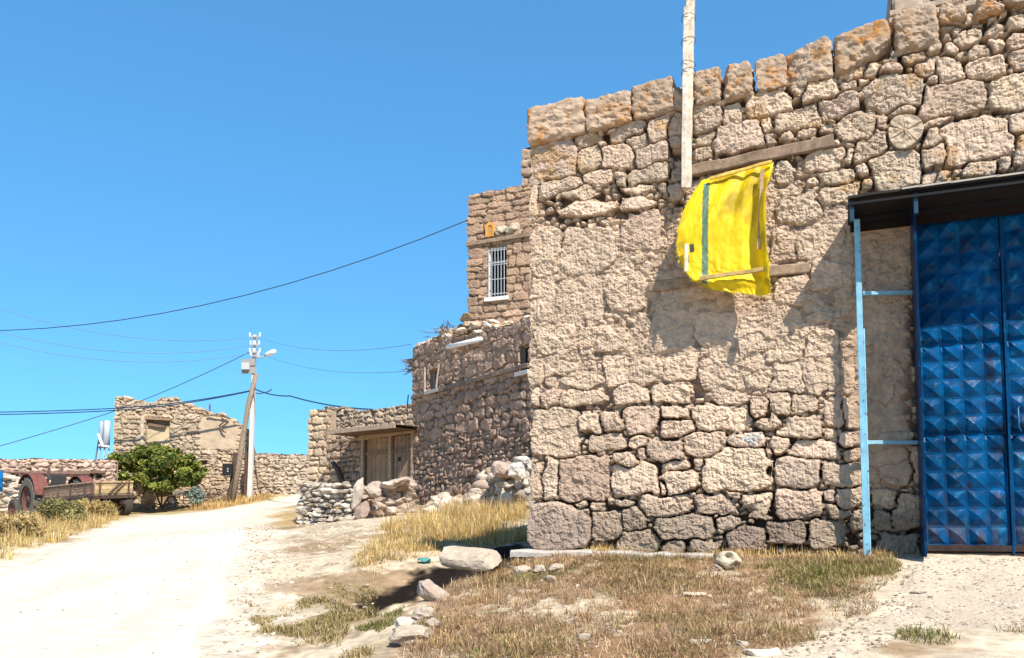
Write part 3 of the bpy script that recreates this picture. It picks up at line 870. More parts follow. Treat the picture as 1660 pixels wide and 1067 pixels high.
# ---- gate: pyramid-stamped steel sheet, blue gloss paint
M['bluegate'] = mat('blue_gate_paint', None, 0.32, 0.5, 6, 0.5, 11, 0.012, spots=(0.006, 0.13, 0.24), spot_scale=9, spot_at=(0.58, 0.80), spec=0.10)
gate = empty('gate', tuple(FW.pos(GATE_S0 + 1.5, 1.28, -0.1))); gate.parent = house; gate.location = Vector(FW.pos(GATE_S0 + 1.5, 1.28, -0.1)) - house.location
g_z0 = float(FW.hit(1560, 893)[1]); CELL = 0.170
def gate_leaf(s0, ncol, nrow, z0):
    """each cell: flat rim, four facets, blunted tip; dents and grime over the whole sheet"""
    V = []; F = []; C = []
    rg = np.random.RandomState(int(s0 * 100))
    K = 3                                     # steps up each facet
    rings = [(1.0, 0.0), (0.86, 0.0)] + [(0.86 * (1 - t), t) for t in (0.33, 0.66, 0.93)]
    n4 = 4 * 3                                # points round a ring (3 per side)
    for i in range(ncol):
        for j in range(nrow):
            amp = rg.uniform(0.024, 0.046); ox, oz = rg.uniform(-.05, .05, 2)
            b0 = len(V)
            for r, h in rings:
                for k in range(n4):
                    side, q = divmod(k, 3); t = q / 3 * 2 - 1
                    x, z = ((t, -1), (1, t), (-t, 1), (-1, -t))[side]
                    V.append((i + .5 + x * r / 2 + ox * h, j + .5 + z * r / 2 + oz * h, amp * h))
            for a in range(len(rings) - 1):
                for k in range(n4):
                    k2 = (k + 1) % n4
                    F.append((b0 + a * n4 + k, b0 + a * n4 + k2, b0 + (a + 1) * n4 + k2, b0 + (a + 1) * n4 + k))
            F.append(tuple(b0 + (len(rings) - 1) * n4 + k for k in range(n4)))
    V = np.array(V); X, Zz, hgt = V[:, 0], V[:, 1], V[:, 2].copy()
    hgt += 0.014 * fbm2(X * 1.3 + s0 * 9, Zz * 1.3, 3, 91) + 0.020 * fbm2(X * 0.35 + s0, Zz * .35, 2, 92)
    seam = (np.abs(Zz - 6.0) < 0.08) | (np.abs(Zz - 11.0) < 0.08)
    hgt = hgt - 0.020 * seam
    P = FW.pos(s0 + X * CELL, z0 + Zz * CELL, -0.05 + hgt)
    base = np.array((0.0008, 0.054, 0.155))
    cc = base * (1 + 0.6 * fbm2(X * .8 + s0, Zz * .8, 3, 93))[:, None]
    scr = sstep(0.16, .30, fbm2(X * 7 + s0, Zz * .9, 4, 96)) * sstep(0.0, .3, fbm2(X * .9 + s0, Zz * .7, 3, 97)) * .55
    cc = cc * (1 - scr[:, None]) + np.array((0.02, .19, .34)) * scr[:, None]
    rust = sstep(0.30, .46, fbm2(X * 2.2 + s0 * 3, Zz * 1.6, 4, 98)) * .5
    cc = cc * (1 - rust[:, None]) + np.array((0.03, .02, .02)) * rust[:, None]
    dustk = sstep(2.2, 0.0, Zz) * sstep(-0.1, 0.4, fbm2(X * 3, Zz * 1.2, 3, 94)) * .5
    cc = cc * (1 - dustk[:, None]) + np.array((0.12, .085, .055)) * dustk[:, None]
    mm = MB(); mm.add(P, F, cc); return mm
CAN_ZB = 4.46
NR = int((GATE_ZT - g_z0 - 0.06) / CELL)
ls = GATE_S0 + 0.038
leafw = 4 * CELL
for k, nc in enumerate((4, 4, 4, 4)):
    gate_leaf(ls + k * (leafw + 0.035), nc, NR, g_z0 + 0.05).build('leaf_panel', M['bluegate'], gate)
fm = MB()
dkb = (0.003, 0.018, 0.06)
for x in [GATE_S0 + 0.02] + [ls + k * (leafw + 0.035) - 0.017 for k in range(1, 4)]:
    w = 0.034 if x < GATE_S0 + .05 else 0.022
    fm.box(FW.pos(x, g_z0 - 0.03, -0.035), FW.pos(x, GATE_ZT + 0.02, -0.035), w, 0.05, WALL_N, dkb if w > .03 else (0.001, .045, .13))
fm.box(FW.pos(GATE_S0, g_z0 + 0.02, -0.04), FW.pos(GATE_S1, g_z0 + 0.02, -0.04), 0.055, 0.05, WALL_N, (0.05, 0.035, 0.03))
fm.box(FW.pos(GATE_S0, g_z0 + 0.05 + NR * CELL + 0.04, -0.04), FW.pos(GATE_S1, g_z0 + 0.05 + NR * CELL + 0.04, -0.04), 0.07, 0.05, WALL_N, dkb)
fm.build('gate_frame', M['bluegate'], gate, bevel=0.004)
jm = MB(); jm.box(FW.pos(GATE_S0 - .012, g_z0 - .05, .19), FW.pos(GATE_S0 - .012, CAN_ZB, .19), 0.43, 0.022, FW.r, dkb)
jm.build('jamb_plate', M['bluegate'], gate, bevel=0.003)
hb = MB()
hx = float(FW.hit(1655, 660)[0])
hb.tube([FW.pos(hx, 2.42, -.03), FW.pos(hx - .03, 2.45, .03), FW.pos(hx - .03, 2.62, .03), FW.pos(hx, 2.65, -.03)], 0.010, 8, (0.02, 0.12, 0.25))
hb.build('gate_handle', M['paint'], gate, smooth=True)
sl = MB(); sl.box(FW.pos(GATE_S0 - .02, g_z0 - .04, -.10), FW.pos(GATE_S1, g_z0 - .04, -.10), 0.045, 0.14, WALL_N, (0.05, 0.04, 0.032)); sl.build('threshold', M['iron'], house)

# ---- canopy over the gate
CAN_Z = 4.535
can = empty('gate_canopy', (0, 0, 0)); can.parent = house
c_s0 = float(FW.hit(1375, 326, .57)[0])
can.location = Vector(FW.pos(c_s0 + 2, CAN_Z, 0.3)) - house.location
cb = MB()
nx, ny = 60, 8
X, Yy = np.meshgrid(np.linspace(c_s0, W_END, nx), np.linspace(-0.02, 0.57, ny))
zz = CAN_Z + 0.02 + 0.010 * np.sin(X * 2 * math.pi / 0.16) * 0 + 0.018 * fbm2(X * 2.5, Yy * 2, 2, 401)
top_ = FW.pos(X, zz + 0.012, Yy).reshape(-1, 3); bot = FW.pos(X, zz - 0.010, Yy).reshape(-1, 3)
cb.add(np.concatenate([top_, bot]), np.concatenate([grid_faces(ny, nx), (grid_faces(ny, nx) + nx * ny)[:, ::-1],
    np.array([(i, i + 1, nx * ny + i + 1, nx * ny + i) for i in range((ny - 1) * nx, ny * nx - 1)]),
    np.array([(j * nx, (j + 1) * nx, nx * ny + (j + 1) * nx, nx * ny + j * nx) for j in range(ny - 1)])]), (0.016, 0.013, 0.012))
cb.build('roof_sheet', M['iron'], can)
tf = MB()   # bent tin strips along the front edge catch the light
for a, b_ in ((1462, 1494), (1490, 1545), (1541, 1620), (1616, 1720)):
    sa = float(FW.hit(a, 310, .57)[0]); sb = float(FW.hit(b_, 290, .57)[0])
    tf.box(FW.pos(sa, CAN_Z + .035, .578), FW.pos(sb, CAN_Z + .040, .578), 0.014, 0.012, WALL_N, (0.42, 0.38, 0.33))
tf.build('tin_edge', M['plain'], can)
st = MB()
st.box(FW.pos(c_s0, CAN_Z - .035, .54), FW.pos(W_END, CAN_Z - .035, .54), 0.022, 0.04, WALL_N, (0.004, 0.004, 0.006))
st.box(FW.pos(c_s0, CAN_Z - .03, .06), FW.pos(W_END, CAN_Z - .03, .06), 0.06, 0.05, WALL_N, (0.008, 0.008, 0.012))
st.build('purlin', M['iron'], can)
for px in (1380, 1474):
    bb = MB(); s_ = float(FW.hit(px, 345)[0]) - .0
    s_ = c_s0 + (0.03 if px == 1380 else 0.56)
    bb.box(FW.pos(s_, CAN_Z - .03, 0.0), FW.pos(s_, CAN_Z - .03, 0.55), 0.04, 0.05, (0, 0, 1), (0.008, 0.02, 0.04))
    bb.box(FW.pos(s_, CAN_Z - .19, 0.52), FW.pos(s_, CAN_Z - .01, 0.52), 0.035, 0.04, WALL_N, (0.015, 0.05, 0.09))
    bb.build('bracket', M['paint'], can, bevel=.003)
bd = MB(); bd.box(FW.pos(c_s0 + .02, CAN_Z - .09, .03), FW.pos(W_END, CAN_Z - .09, .03), 0.07, 0.045, WALL_N, (0.016, 0.011, 0.010)); bd.build('lintel_board', M['wood'], can)

# ---- pale blue steel post with two rails
M['oldpaint'] = mat('worn_blue_paint', None, 0.5, 0.25, 9, 0.3, 25, 0.004, spots=(0.10, .07, .055), spot_scale=16, spot_at=(0.60, 0.66))
LB = (0.20, 0.44, 0.58)
pf = MB(); p_top = wpt(1397.5, 352, .17); s_p = float(FW.hit(1404, 880, .17)[0])
gz_post = gzs(*FW.pos(s_p, 0, .17)[:2])
pf.box(FW.pos(s_p, gz_post - .05, .17), FW.pos(s_p, CAN_Z - .06, .17), 0.052, 0.052, WALL_N, LB)
pf.box(FW.pos(s_p + .034, gz_post - .05, .17), FW.pos(s_p + .034, 3.42, .17), 0.014, 0.034, WALL_N, (0.24, 0.52, 0.66))
pf.box(FW.pos(s_p, gz_post - .05, .17), FW.pos(s_p, gz_post + .02, .17), 0.06, 0.06, WALL_N, (0.10, .08, .07))
post_o = pf.build('post', M['oldpaint'], house, bevel=.004)
for y0 in (474, 717):
    rl = MB(); z_ = float(FW.hit(1445, y0, .10)[1])
    rl.box(FW.pos(s_p + .03, z_, .15), FW.pos(GATE_S0 + .02, z_ - .005, .02), 0.045, 0.035, (0, 0, 1), (0.22, 0.42, 0.52))
    rl.build('rail', M['oldpaint'], house, bevel=.003)

# ---- set-back upper storey at the top right, with planks under its wall
UP = Plane(at(1441, 20, 8.9), WALL_R)
us_ = empty('upper_storey', (0, 0, 0)); us_.parent = house; us_.location = Vector(UP.pos(1, 5.5, 0)) - house.location
masonry('upper_wall', UP, 0.0, 3.2, lambda s: np.full(np.shape(s), 5.2), lambda s: np.full(np.shape(s), 7.6), 0.03,
        courses(3.3, 6.05, 7.8, 12, (.3, .4), (.4, .7)), (0.44, .34, .26), 31, us_, M['stone'], wrap=(0.4, 0), thick=1.5)
for k, (y0, y1, dz) in enumerate(((24, 8, 0), (36, 24, 0))):
    m = MB(); a = at(1442, y0, 8.85); b_ = UP.pos(2.6, a[2] + .10, 0.03)
    wood_bar(m, a, b_, 0.06, 0.06, WALL_N, (0.42, 0.33, 0.25), 20 + k, 16, .006); m.build('plank', M['wood'], us_)
# flat earth roof and rear of the house (closes the body so it throws its real shadow)
bd = MB()
c0 = FW.pos(0.04, 0, -0.3); c1 = FW.pos(W_END, 0, -0.3); back = -WALL_N * 5.0
zt0 = 5.0; zt1 = 5.5
VV = [c0 + (0, 0, 1.0), c1 + (0, 0, 1.0), c1 + back + (0, 0, 1.0), c0 + back + (0, 0, 1.0), c0 + (0, 0, zt0), c1 + (0, 0, zt1), c1 + back + (0, 0, zt1), c0 + back + (0, 0, zt0)]
bd.add(VV, [(0, 3, 7, 4), (1, 5, 6, 2), (2, 6, 7, 3), (4, 7, 6, 5)], (0.40, 0.31, 0.24)); bd.build('rear_body', M['stone'], house)
# ------------------------------------------------------------------ yellow sack cloth on battens
def cloth_mat(name, trans=0.25):
    m = mat(name, None, 0.55, 0.10, 30, 0.35, 160, 0.002, spec=0.35)
    n = m.node_tree; b = n.nodes['Principled BSDF']; out = n.nodes['Material Output']
    tr = n.nodes.new('ShaderNodeBsdfTranslucent'); a = n.nodes.new('ShaderNodeAttribute'); a.attribute_name = 'col'
    n.links.new(a.outputs['Color'], tr.inputs['Color'])
    mx = n.nodes.new('ShaderNodeMixShader'); mx.inputs[0].default_value = trans
    n.links.new(b.outputs[0], mx.inputs[1]); n.links.new(tr.outputs[0], mx.inputs[2]); n.links.new(mx.outputs[0], out.inputs['Surface'])
    return m
M['cloth'] = cloth_mat('woven_plastic_cloth', 0.15)
sack = empty('sack_cloth', tuple(wpt(1180, 470, .2)), 'yellow woven sack cloth with one green stripe nailed to battens over a wall opening', 'sack cloth')
LC = np.array([(1136, 288, .16), (1124, 312, .22), (1110, 342, .27), (1101, 372, .30), (1099, 400, .30), (1104, 425, .31), (1112, 442, .31), (1128, 458, .30), (1148, 470, .28)], float)
RC = np.array([(1254, 259, .17), (1249, 285, .20), (1243, 315, .21), (1242, 350, .21), (1243, 385, .21), (1246, 420, .21), (1248, 440, .22), (1249, 458, .23), (1252, 480, .24)], float)
nr, nc = 90, 90
tt = np.linspace(0, 1, nr); kk = np.linspace(0, 1, len(LC))
L = np.stack([np.interp(tt, kk, LC[:, i]) for i in range(3)], 1); Rr = np.stack([np.interp(tt, kk, RC[:, i]) for i in range(3)], 1)
uu = np.linspace(0, 1, nc)
U, T = np.meshgrid(uu, tt)
Q = L[:, None, :] * (1 - U[..., None]) + Rr[:, None, :] * U[..., None]
Q[..., 0] += 2.5 * vn2(T * 9, U * 0 + 3, 5) * ((U < 0.02) | (U > 0.98))
wr = 0.075 * fbm2(U * 4.2 + 1.2 * T * T, T * 1.3, 2, 611) + 0.018 * np.abs(fbm2(U * 9 + 2.5 * T, T * 4.5, 3, 612)) + 0.006 * fbm2(U * 34, T * 30, 2, 613)
wr += 0.045 * np.sin(np.pi * U) * sstep(0, .4, T) * 0.4 - 0.05 * np.exp(-((U - 0.62) / 0.05) ** 2) * (1 - T) * 0.5
bulge = 0.03 * np.exp(-((T - 0.88) / 0.05) ** 2)
off = Q[..., 2] + wr * (1 - .5 * sstep(.8, 1, U)) + bulge + 0.13 * sstep(.86, 1.0, U) * sstep(.0, .35, T) - .03 * np.exp(-((U - .82) / .08) ** 2)
s_, z_ = FW.hit(Q[..., 0], Q[..., 1], 0.25)
P = FW.pos(s_, z_, off)
yel = np.array((0.80, 0.56, 0.004)); grn = np.array((0.10, 0.19, 0.12))
xs_ = Q[..., 0]
stripe = (np.abs(xs_ - (1144.5 - 0.006 * (Q[..., 1] - 300))) < 5.0) & (T > 0.05) & (T < 0.93)
cc = yel * (1 + 0.16 * fbm2(U * 30, T * 6, 3, 614))[..., None] * (1 - .45 * sstep(.10, .45, fbm2(U * 3 + 3, T * 4, 4, 616)))[..., None]
cc = np.where(stripe[..., None], grn * (1 + .5 * fbm2(U * 60, T * 20, 2, 615))[..., None], cc)
m = MB(); m.add(P.reshape(-1, 3), grid_faces(nr, nc), cc.reshape(-1, 3))
# turned-back left flap and frayed threads
rg = np.random.RandomState(8)
for side, j in ((0, 0), (1, nc - 1)):
    for q in range(90):
        i = rg.randint(4, nr - 1)
        p0 = P[i, j]
        d = FW.r * ((-1 if side == 0 else 1) * rg.uniform(.004, .022) * (1.6 if 30 < i < 60 and side == 0 else 1)) + np.array((0, 0, -1)) * rg.uniform(-.01, .05) + FW.n * rg.uniform(-.02, .02)
        w_ = np.array((0, 0, 1)) * 0.0028
        m.add([p0 - w_, p0 + w_, p0 + d * .6 + w_ + FW.n * .004, p0 + d * .6 - w_ + FW.n * .004, p0 + d], [(0, 1, 2, 3), (3, 2, 4)], yel * rg.uniform(.8, 1.1))
for q in range(60):
    j = rg.randint(0, nc); p0 = P[-1, j]; d = np.array((0, 0, -1)) * rg.uniform(.005, .03) + FW.r * rg.uniform(-.01, .01)
    m.add([p0 - FW.r * .003, p0 + FW.r * .003, p0 + d], [(0, 1, 2)], yel)
m.build('cloth', M['cloth'], sack, smooth=True)
m = MB(); wood_bar(m, wpt(1150, 290, .235), wpt(1252, 262, .235), 0.030, 0.02, WALL_N, (0.62, 0.42, 0.10), 4, 16, .004); m.build('top_batten', M['wood'], sack)
m = MB(); wood_bar(m, wpt(1134, 452, .36), wpt(1240, 436, .30), 0.040, 0.02, WALL_N, (0.42, 0.29, 0.11), 5, 16, .004); m.build('bottom_batten', M['wood'], sack)
m = MB(); wood_bar(m, wpt(1236, 275, .27), wpt(1229.5, 404, .27), 0.034, 0.022, WALL_N, (0.45, 0.30, 0.18), 6, 16, .002); m.build('side_batten', M['wood'], sack)
m = MB(); wood_bar(m, wpt(1113, 396, .37), wpt(1113, 440, .37), 0.034, 0.012, WALL_N, (0.72, 0.66, 0.56), 7, 10, .004); m.build('pale_splint', M['wood'], sack)
m = MB(); m.box(wpt(1121, 396, .365), wpt(1122, 409, .365), 0.045, 0.008, WALL_N, (0.10, 0.085, 0.05)); m.build('nailed_patch', M['wood'], sack)

# ------------------------------------------------------------------ weathered pole standing up against the wall
pole = empty('wooden_mast', tuple(wpt(1113, 305, .1)), 'tall pale weathered wooden mast of two wired planks fixed upright on the house wall', 'mast')
m = MB(); wood_bar(m, wpt(1113, 306, .10), wpt(1120.5, -70, .10), 0.088, 0.07, WALL_N, (0.62, 0.52, 0.41), 11, 40, .006); m.build('main_plank', M['wood'], pole)
m = MB(); wood_bar(m, wpt(1108.3, 304, .145), wpt(1112.3, 12, .145), 0.050, 0.045, WALL_N, (0.60, 0.52, 0.43), 13, 34, .006); m.build('side_plank', M['wood'], pole)
for y0 in (30, 68, 104, 118):
    m = MB(); c0 = wpt(1116, y0, .115); pts = []
    for k in range(25):
        t = 2 * math.pi * k / 24
        pts.append(c0 + FW.r * .072 * math.cos(t) + FW.n * .068 * math.sin(t) + np.array((0, 0, .018 * math.cos(t + y0))))
    m.tube(pts, .0035, 5, (0.12, 0.09, 0.07)); m.build('wire_tie', M['iron'], pole)

# ------------------------------------------------------------------ loose stones at the foot of the house
PALE = (0.62, 0.55, 0.45); TAN = (0.42, 0.33, 0.25); PINK = (0.45, 0.35, 0.29)
def ground_stone(px, py, w, d, h, seed, color, label, name='loose_stone', cat='stone', group=None, n=3.0, sub=4, rough=.10, lift=0.35, rot=(0, 0, 0), fine=0.03, Y=None):
    g = onground(px, py) if Y is None else at(px, py, Y)
    if Y is not None: g[2] = gzs(g[0], g[1])
    c = np.array((g[0], g[1] + d * .35, gzs(g[0], g[1] + d * .35) + h * (lift - .12)))
    v, f = rock_geo(c, (w, d, h), seed, n=n, sub=sub, rough=rough, rot=rot, fine=fine)
    m = MB(); m.add(v, f, np.asarray(color))
    o = empty(name, c)                      # place origin at the stone
    bpy.data.objects.remove(o)
    ob = m.build(name, M['rock'])
    off = Vector(c); ob.data.transform(__import__('mathutils').Matrix.Translation(-off)); ob.location = off
    return tag(ob, label, cat, group)

gs = [
 # px, py, w, d, h, colour, label
 (768, 938, .66, .34, .22, (0.43, .36, .285), 'long flat pale slab bridging the shaded ledge below the house corner', 'stone_slab', dict(n=4.5, rough=.06, rot=(0, 0.10, -.12), lift=.80)),
 (700, 975, .38, .30, .18, (0.42, .33, .27), 'brown angular stone leaning just below the long pale slab', 'boulder', dict(n=2.6, rot=(0, .45, .3), lift=.42)),
 (684, 1005, .20, .18, .13, (0.43, .36, .285), 'small pale stone between the brown angular stone and the white boulder', 'boulder', dict(n=2.8)),
 (668, 1046, .36, .30, .19, (0.43, .36, .285), 'chunky white boulder nearest the camera at the bank edge', 'boulder', dict(n=2.4, rough=.16)),
 (655, 1022, .17, .16, .13, (0.52, .45, .39), 'greyish stone touching the left side of the white boulder', 'boulder', dict(n=2.6)),
 (705, 1020, .14, .13, .10, (0.43, .36, .285), 'pale stone half sunk behind the white boulder', 'boulder', dict(n=2.6)),
 (845, 931, .20, .15, .10, (0.43, .36, .285), 'white stone beside the right end of the long pale slab', 'loose_stone', dict(n=2.6)),
 (875, 929, .14, .12, .08, (0.43, .36, .285), 'middle one of three white stones under the concrete strip', 'loose_stone', dict(n=2.6)),
 (900, 928, .17, .12, .09, (0.43, .36, .285), 'right one of three white stones under the concrete strip', 'loose_stone', dict(n=2.6)),
 (893, 942, .09, .08, .05, (0.43, .36, .285), 'little white pebble in the grass below the three white stones', 'loose_stone', dict(n=2.5, sub=3)),
 (946, 1038, .11, .09, .07, (0.43, .36, .285), 'lone round white stone in the dry grass bank', 'loose_stone', dict(n=2.5)),
 (1204, 1049, .09, .08, .06, (0.43, .36, .285), 'small white stone near the bottom edge of the grass bank', 'loose_stone', dict(n=2.8)),
 (1135, 1044, .17, .08, .035, (0.60, .52, .42), 'flat pale shard lying in the lower grass bank', 'stone_shard', dict(n=2.6)),
 (1240, 1063, .26, .10, .045, (0.66, .60, .50), 'long flat pale stone at the edge of the gravel path', 'stone_shard', dict(n=2.8)),
 (1125, 966, .22, .12, .035, (0.56, .48, .38), 'wide pale flake in the middle of the grass bank', 'stone_shard', dict(n=2.6)),
 (1164, 925, .12, .10, .08, (0.36, .28, .21), 'brown stone next to the hollow white bone-like stone', 'loose_stone', dict(n=2.6)),
 (1493, 964, .14, .08, .035, (0.30, .25, .21), 'dark flat pebble on the gravel path before the gate', 'loose_stone', dict(n=2.6, sub=3)),
]
for i, (px, py, w, d, h, col, lab, nm, kw) in enumerate(gs):
    ground_stone(px, py, w, d, h, 700 + i, col, lab, nm, 'stone', group='loose stones on the bank', **kw)
# bleached animal skull-like stone with a dark hollow
g = onground(1181, 922)
sk = MB(); v, f = rock_geo((0, 0, 0), (.24, .17, .17), 771, n=2.2, rough=.10, facets=2, sub=5, fine=.008)
hole = np.exp(-(((v[:, 0] + .01) / .035) ** 2 + ((v[:, 2] - .03) / .030) ** 2)) * (v[:, 1] < 0)
hole2 = np.exp(-(((v[:, 0] - .07) / .02) ** 2 + ((v[:, 2] + .02) / .02) ** 2)) * (v[:, 1] < 0)
v[:, 1] += .085 * hole + .04 * hole2
v[:, 2] -= .03 * np.exp(-((v[:, 0] - .10) / .04) ** 2)
sk.add(v, f, np.array((0.52, .45, .34)))
ob = sk.build('bleached_skull', M['rock'], smooth=True); ob.location = (g[0], g[1], g[2] + .075)
tag(ob, 'hollow bleached animal skull lying on the grass bank below the wall', 'skull')
# teal scrap in the shade behind the slab
g = onground(688, 914); sc = MB()
X, Y_ = np.meshgrid(np.linspace(-.08, .08, 14), np.linspace(-.05, .05, 10))
sc.add(np.stack([g[0] + X, g[1] + Y_, gh(g[0] + X, g[1] + Y_) + .04 + .07 * fbm2(X * 14, Y_ * 14, 3, 5)], -1).reshape(-1, 3), grid_faces(10, 14), (0.07, .27, .26))
tag(sc.build('plastic_scrap', M['cloth'], smooth=True), 'crumpled teal plastic scrap on the bank left of the long slab', 'litter')
# concrete strip along the foot of the wall
sb = MB(); n = 46
prof = []
ss = np.linspace(-0.10, 2.0, n); vs = []
for i, s in enumerate(ss):
    w_ = 0.30 + .03 * vn2(np.array(s * 4), np.array(0.0), 3); topz = 1.33 - .018 * s + .03 * vn2(np.array(s * 6), np.array(1.0), 4)
    a = FW.pos(s, 0, -.02); b_ = FW.pos(s, 0, w_); c_ = FW.pos(s, 0, w_ + .02)
    for p, z in ((a, topz + .004), (b_, topz), (c_, topz - .02), (c_ + FW.n * .02, .95)):
        vs.append((p[0], p[1], z))
fs = [(i * 4 + j, (i + 1) * 4 + j, (i + 1) * 4 + j + 1, i * 4 + j + 1) for i in range(n - 1) for j in range(3)] + [(0, 1, 2, 3)]
sb.add(vs, fs, (0.46, .42, .37))
M['concrete'] = mat('old_concrete', None, .95, .22, 14, .6, 60, .01, spec=.1)
tag(sb.build('concrete_strip', M['concrete']), 'low grey concrete strip along the foot of the house wall at its corner', 'footing')
# ------------------------------------------------------------------ second house, half in shade, beyond the corner
def window_parts(parent, pl, x0, y0, x1, y1, dep, frame_col, sill_col, bars=0, mull=True, grille=False):
    s0 = float(pl.hit(x0, (y0 + y1) / 2)[0]); s1 = float(pl.hit(x1, (y0 + y1) / 2)[0]); xm = (x0 + x1) / 2
    z1 = float(pl.hit(xm, y0)[1]); z0 = float(pl.hit(xm, y1)[1])
    w = empty('window', (0, 0, 0)); w.parent = parent
    base = world_loc(parent); w.location = Vector(pl.pos((s0 + s1) / 2, z0, 0.0) - base)
    fm = MB(); t = 0.05
    for a, b_ in (((s0, z0), (s0, z1)), ((s1, z0), (s1, z1)), ((s0, z1), (s1, z1)), ((s0, z0), (s1, z0))):
        fm.box(pl.pos(*a, -dep + .06), pl.pos(*b_, -dep + .06), t, .06, pl.n, frame_col)
    if mull: fm.box(pl.pos(s0, z0 + (z1 - z0) * .72, -dep + .06), pl.pos(s1, z0 + (z1 - z0) * .72, -dep + .06), .04, .05, pl.n, frame_col)
    fm.build('frame', M['paint'], w)
    pm = MB(); pm.add([pl.pos(s0, z0, -dep + .03), pl.pos(s1, z0, -dep + .03), pl.pos(s1, z1, -dep + .03), pl.pos(s0, z1, -dep + .03)], [(0, 1, 2, 3)], (0.012, .012, .013))
    pm.build('pane', M['glass'], w)
    sm = MB(); sm.box(pl.pos(s0 - .08, z0 - .05, .0), pl.pos(s1 + .08, z0 - .05, .0), .10, .16, pl.n, sill_col); sm.build('sill', M['paint'], w)
    if grille:
        gm = MB()
        for k in range(6):
            s = s0 + (s1 - s0) * (k + .5) / 6; gm.tube([pl.pos(s, z0 + .03, .05), pl.pos(s, z1 - .05, .05)], .010, 5, (0.45, .47, .48))
        for k in range(4):
            z = z0 + .08 + (z1 - z0 - .2) * k / 3; gm.tube([pl.pos(s0 - .04, z, .055), pl.pos(s1 + .04, z, .055)], .010, 5, (0.55, .56, .56))
        gm.build('grille', M['paint'], w)
    return (s0, z0, s1, z1, dep)
M['glass'] = mat('dark_glass', None, .35, .1, 3, spec=.12)

H2 = Plane(at(667, 815, 25), (0.56, -0.83))
h2 = empty('rubble_house', tuple(H2.pos(1.5, 2.2, 0)), 'lower rubble stone house standing half in shade behind the big house corner', 'house')
top2 = [(667, 566), (690, 556), (715, 548), (745, 546), (775, 540), (800, 531), (830, 524), (853, 515), (900, 498)]
t2s, t2z = H2.hit(np.array([p[0] for p in top2]), np.array([p[1] for p in top2]))
o1 = window_parts(h2, H2, 696, 598, 710, 632, .22, (0.40, .33, .27), (0.45, .40, .34), mull=False)
o2 = window_parts(h2, H2, 841, 560, 856, 602, .22, (0.38, .28, .20), (0.55, .50, .44), mull=False)
rub = courses(8.2, 1.0, 4.05, 41, (.13, .30), (.12, .42), (2.1, 4.0), .5, .008)
asl = courses(8.2, 4.10, 8.0, 42, (.22, .42), (.25, .8), (2.8, 6), .4, .006)
bz0 = float(H2.hit(760, 617)[1])
def lower_soft(S, Z):
    k = sstep(bz0 + .05, bz0 + .25, Z) * 0.45
    return k, 0.01 + .03 * fbm2(S / .3, Z / .3, 3, 77)
masonry('wall', H2, 0.0, 7.6, lambda s: np.full(np.shape(s), 1.5), lambda s: np.interp(s, t2s, t2z) + .03 * vn2(s * 3, s * 0, 3), 0.028, rub + asl, (0.37, .255, .19), 43, h2, M['farstone'],
        warp=.08, R=.045, gap=.07, openings=[o1, o2], thick=3.2, wrap=(0.5, 0), fill=(.11, .08), pit=.014, pitscale=.08, tilt=.13, soft=lower_soft)
m = MB(); wood_bar(m, H2.pos(float(H2.hit(669, 645)[0]), float(H2.hit(669, 645)[1]), .03), H2.pos(float(H2.hit(858, 592)[0]), float(H2.hit(858, 592)[1]), .03), .11, .07, H2.n, (0.22, .16, .125), 31, 40, .012)
m.build('timber_band', M['wood'], h2)
for xs in ((691, 596, 691, 640), (714, 590, 709, 634), (692, 640, 712, 633)):
    m = MB(); a = H2.pos(*[float(q) for q in H2.hit(xs[0], xs[1])], .05); b_ = H2.pos(*[float(q) for q in H2.hit(xs[2], xs[3])], .05)
    wood_bar(m, a, b_, .05, .04, H2.n, (0.45, .37, .29), 33, 8, .006); m.build('casing', M['wood'], h2)
# collapsed coping: stones and earth on the wall top
m = MB(); rg = np.random.RandomState(5)
for k in range(170):
    s = rg.uniform(.0, 6.2); zt = float(np.interp(s, t2s, t2z))
    hump = .5 * math.exp(-((s - 2.6) / 1.1) ** 2)
    sz = rg.uniform(.16, .42)
    c = H2.pos(s, zt + rg.uniform(-.02, .12 + hump), -.25 - rg.uniform(-.2, .9) * .6)
    v, f = rock_geo(c, (sz, sz * .9, sz * rg.uniform(.4, .7)), 900 + k, n=2.6, sub=3, rot=(rg.uniform(-.3, .3), rg.uniform(-.3, .3), rg.uniform(0, 3)))
    lt = rg.uniform(.75, 1.15)
    m.add(v, f, (np.array((0.40, .30, .19)) if rg.rand() < .5 else np.array((0.52, .46, .39))) * lt)
m.build('broken_coping', M['coping'], h2)
# brushwood poking out at the eaves
m = MB()
for k in range(140):
    if k == 80: m.build('brushwood', M['wood'], h2); m = MB()
    s = rg.uniform(-.05, .25) if k < 80 else rg.uniform(.9, 2.8)
    zt = float(np.interp(s, t2s, t2z)) + (-.45 + rg.uniform(-.2, .15) if k < 80 else rg.uniform(.05, .35))
    p = H2.pos(s, zt, rg.uniform(-.3, .05)); d = (-H2.r * rg.uniform(.15, .5) if k < 80 else -H2.r * rg.uniform(-.2, .3)) + H2.n * rg.uniform(-.1, .25) + np.array((0, 0, rg.uniform(-.15, .2)))
    m.tube([p, p + d * .5 + rg.normal(size=3) * .02, p + d], [.013, .011, .005], 4, np.array((0.20, .14, .085)) * rg.uniform(.5, 1.5), cap=False)
m.build('brushwood', M['wood'], h2)
m = MB(); a = H2.pos(*[float(q) for q in H2.hit(725, 563, .25)], .25); b_ = H2.pos(*[float(q) for q in H2.hit(780, 550, .16)], .16)
m.tube([a, b_], .062, 12, (0.80, .79, .76)); tag(m.build('drain_pipe', M['plain'], None, True), 'short white pipe stuck on the rubble house wall under its broken top', 'pipe')

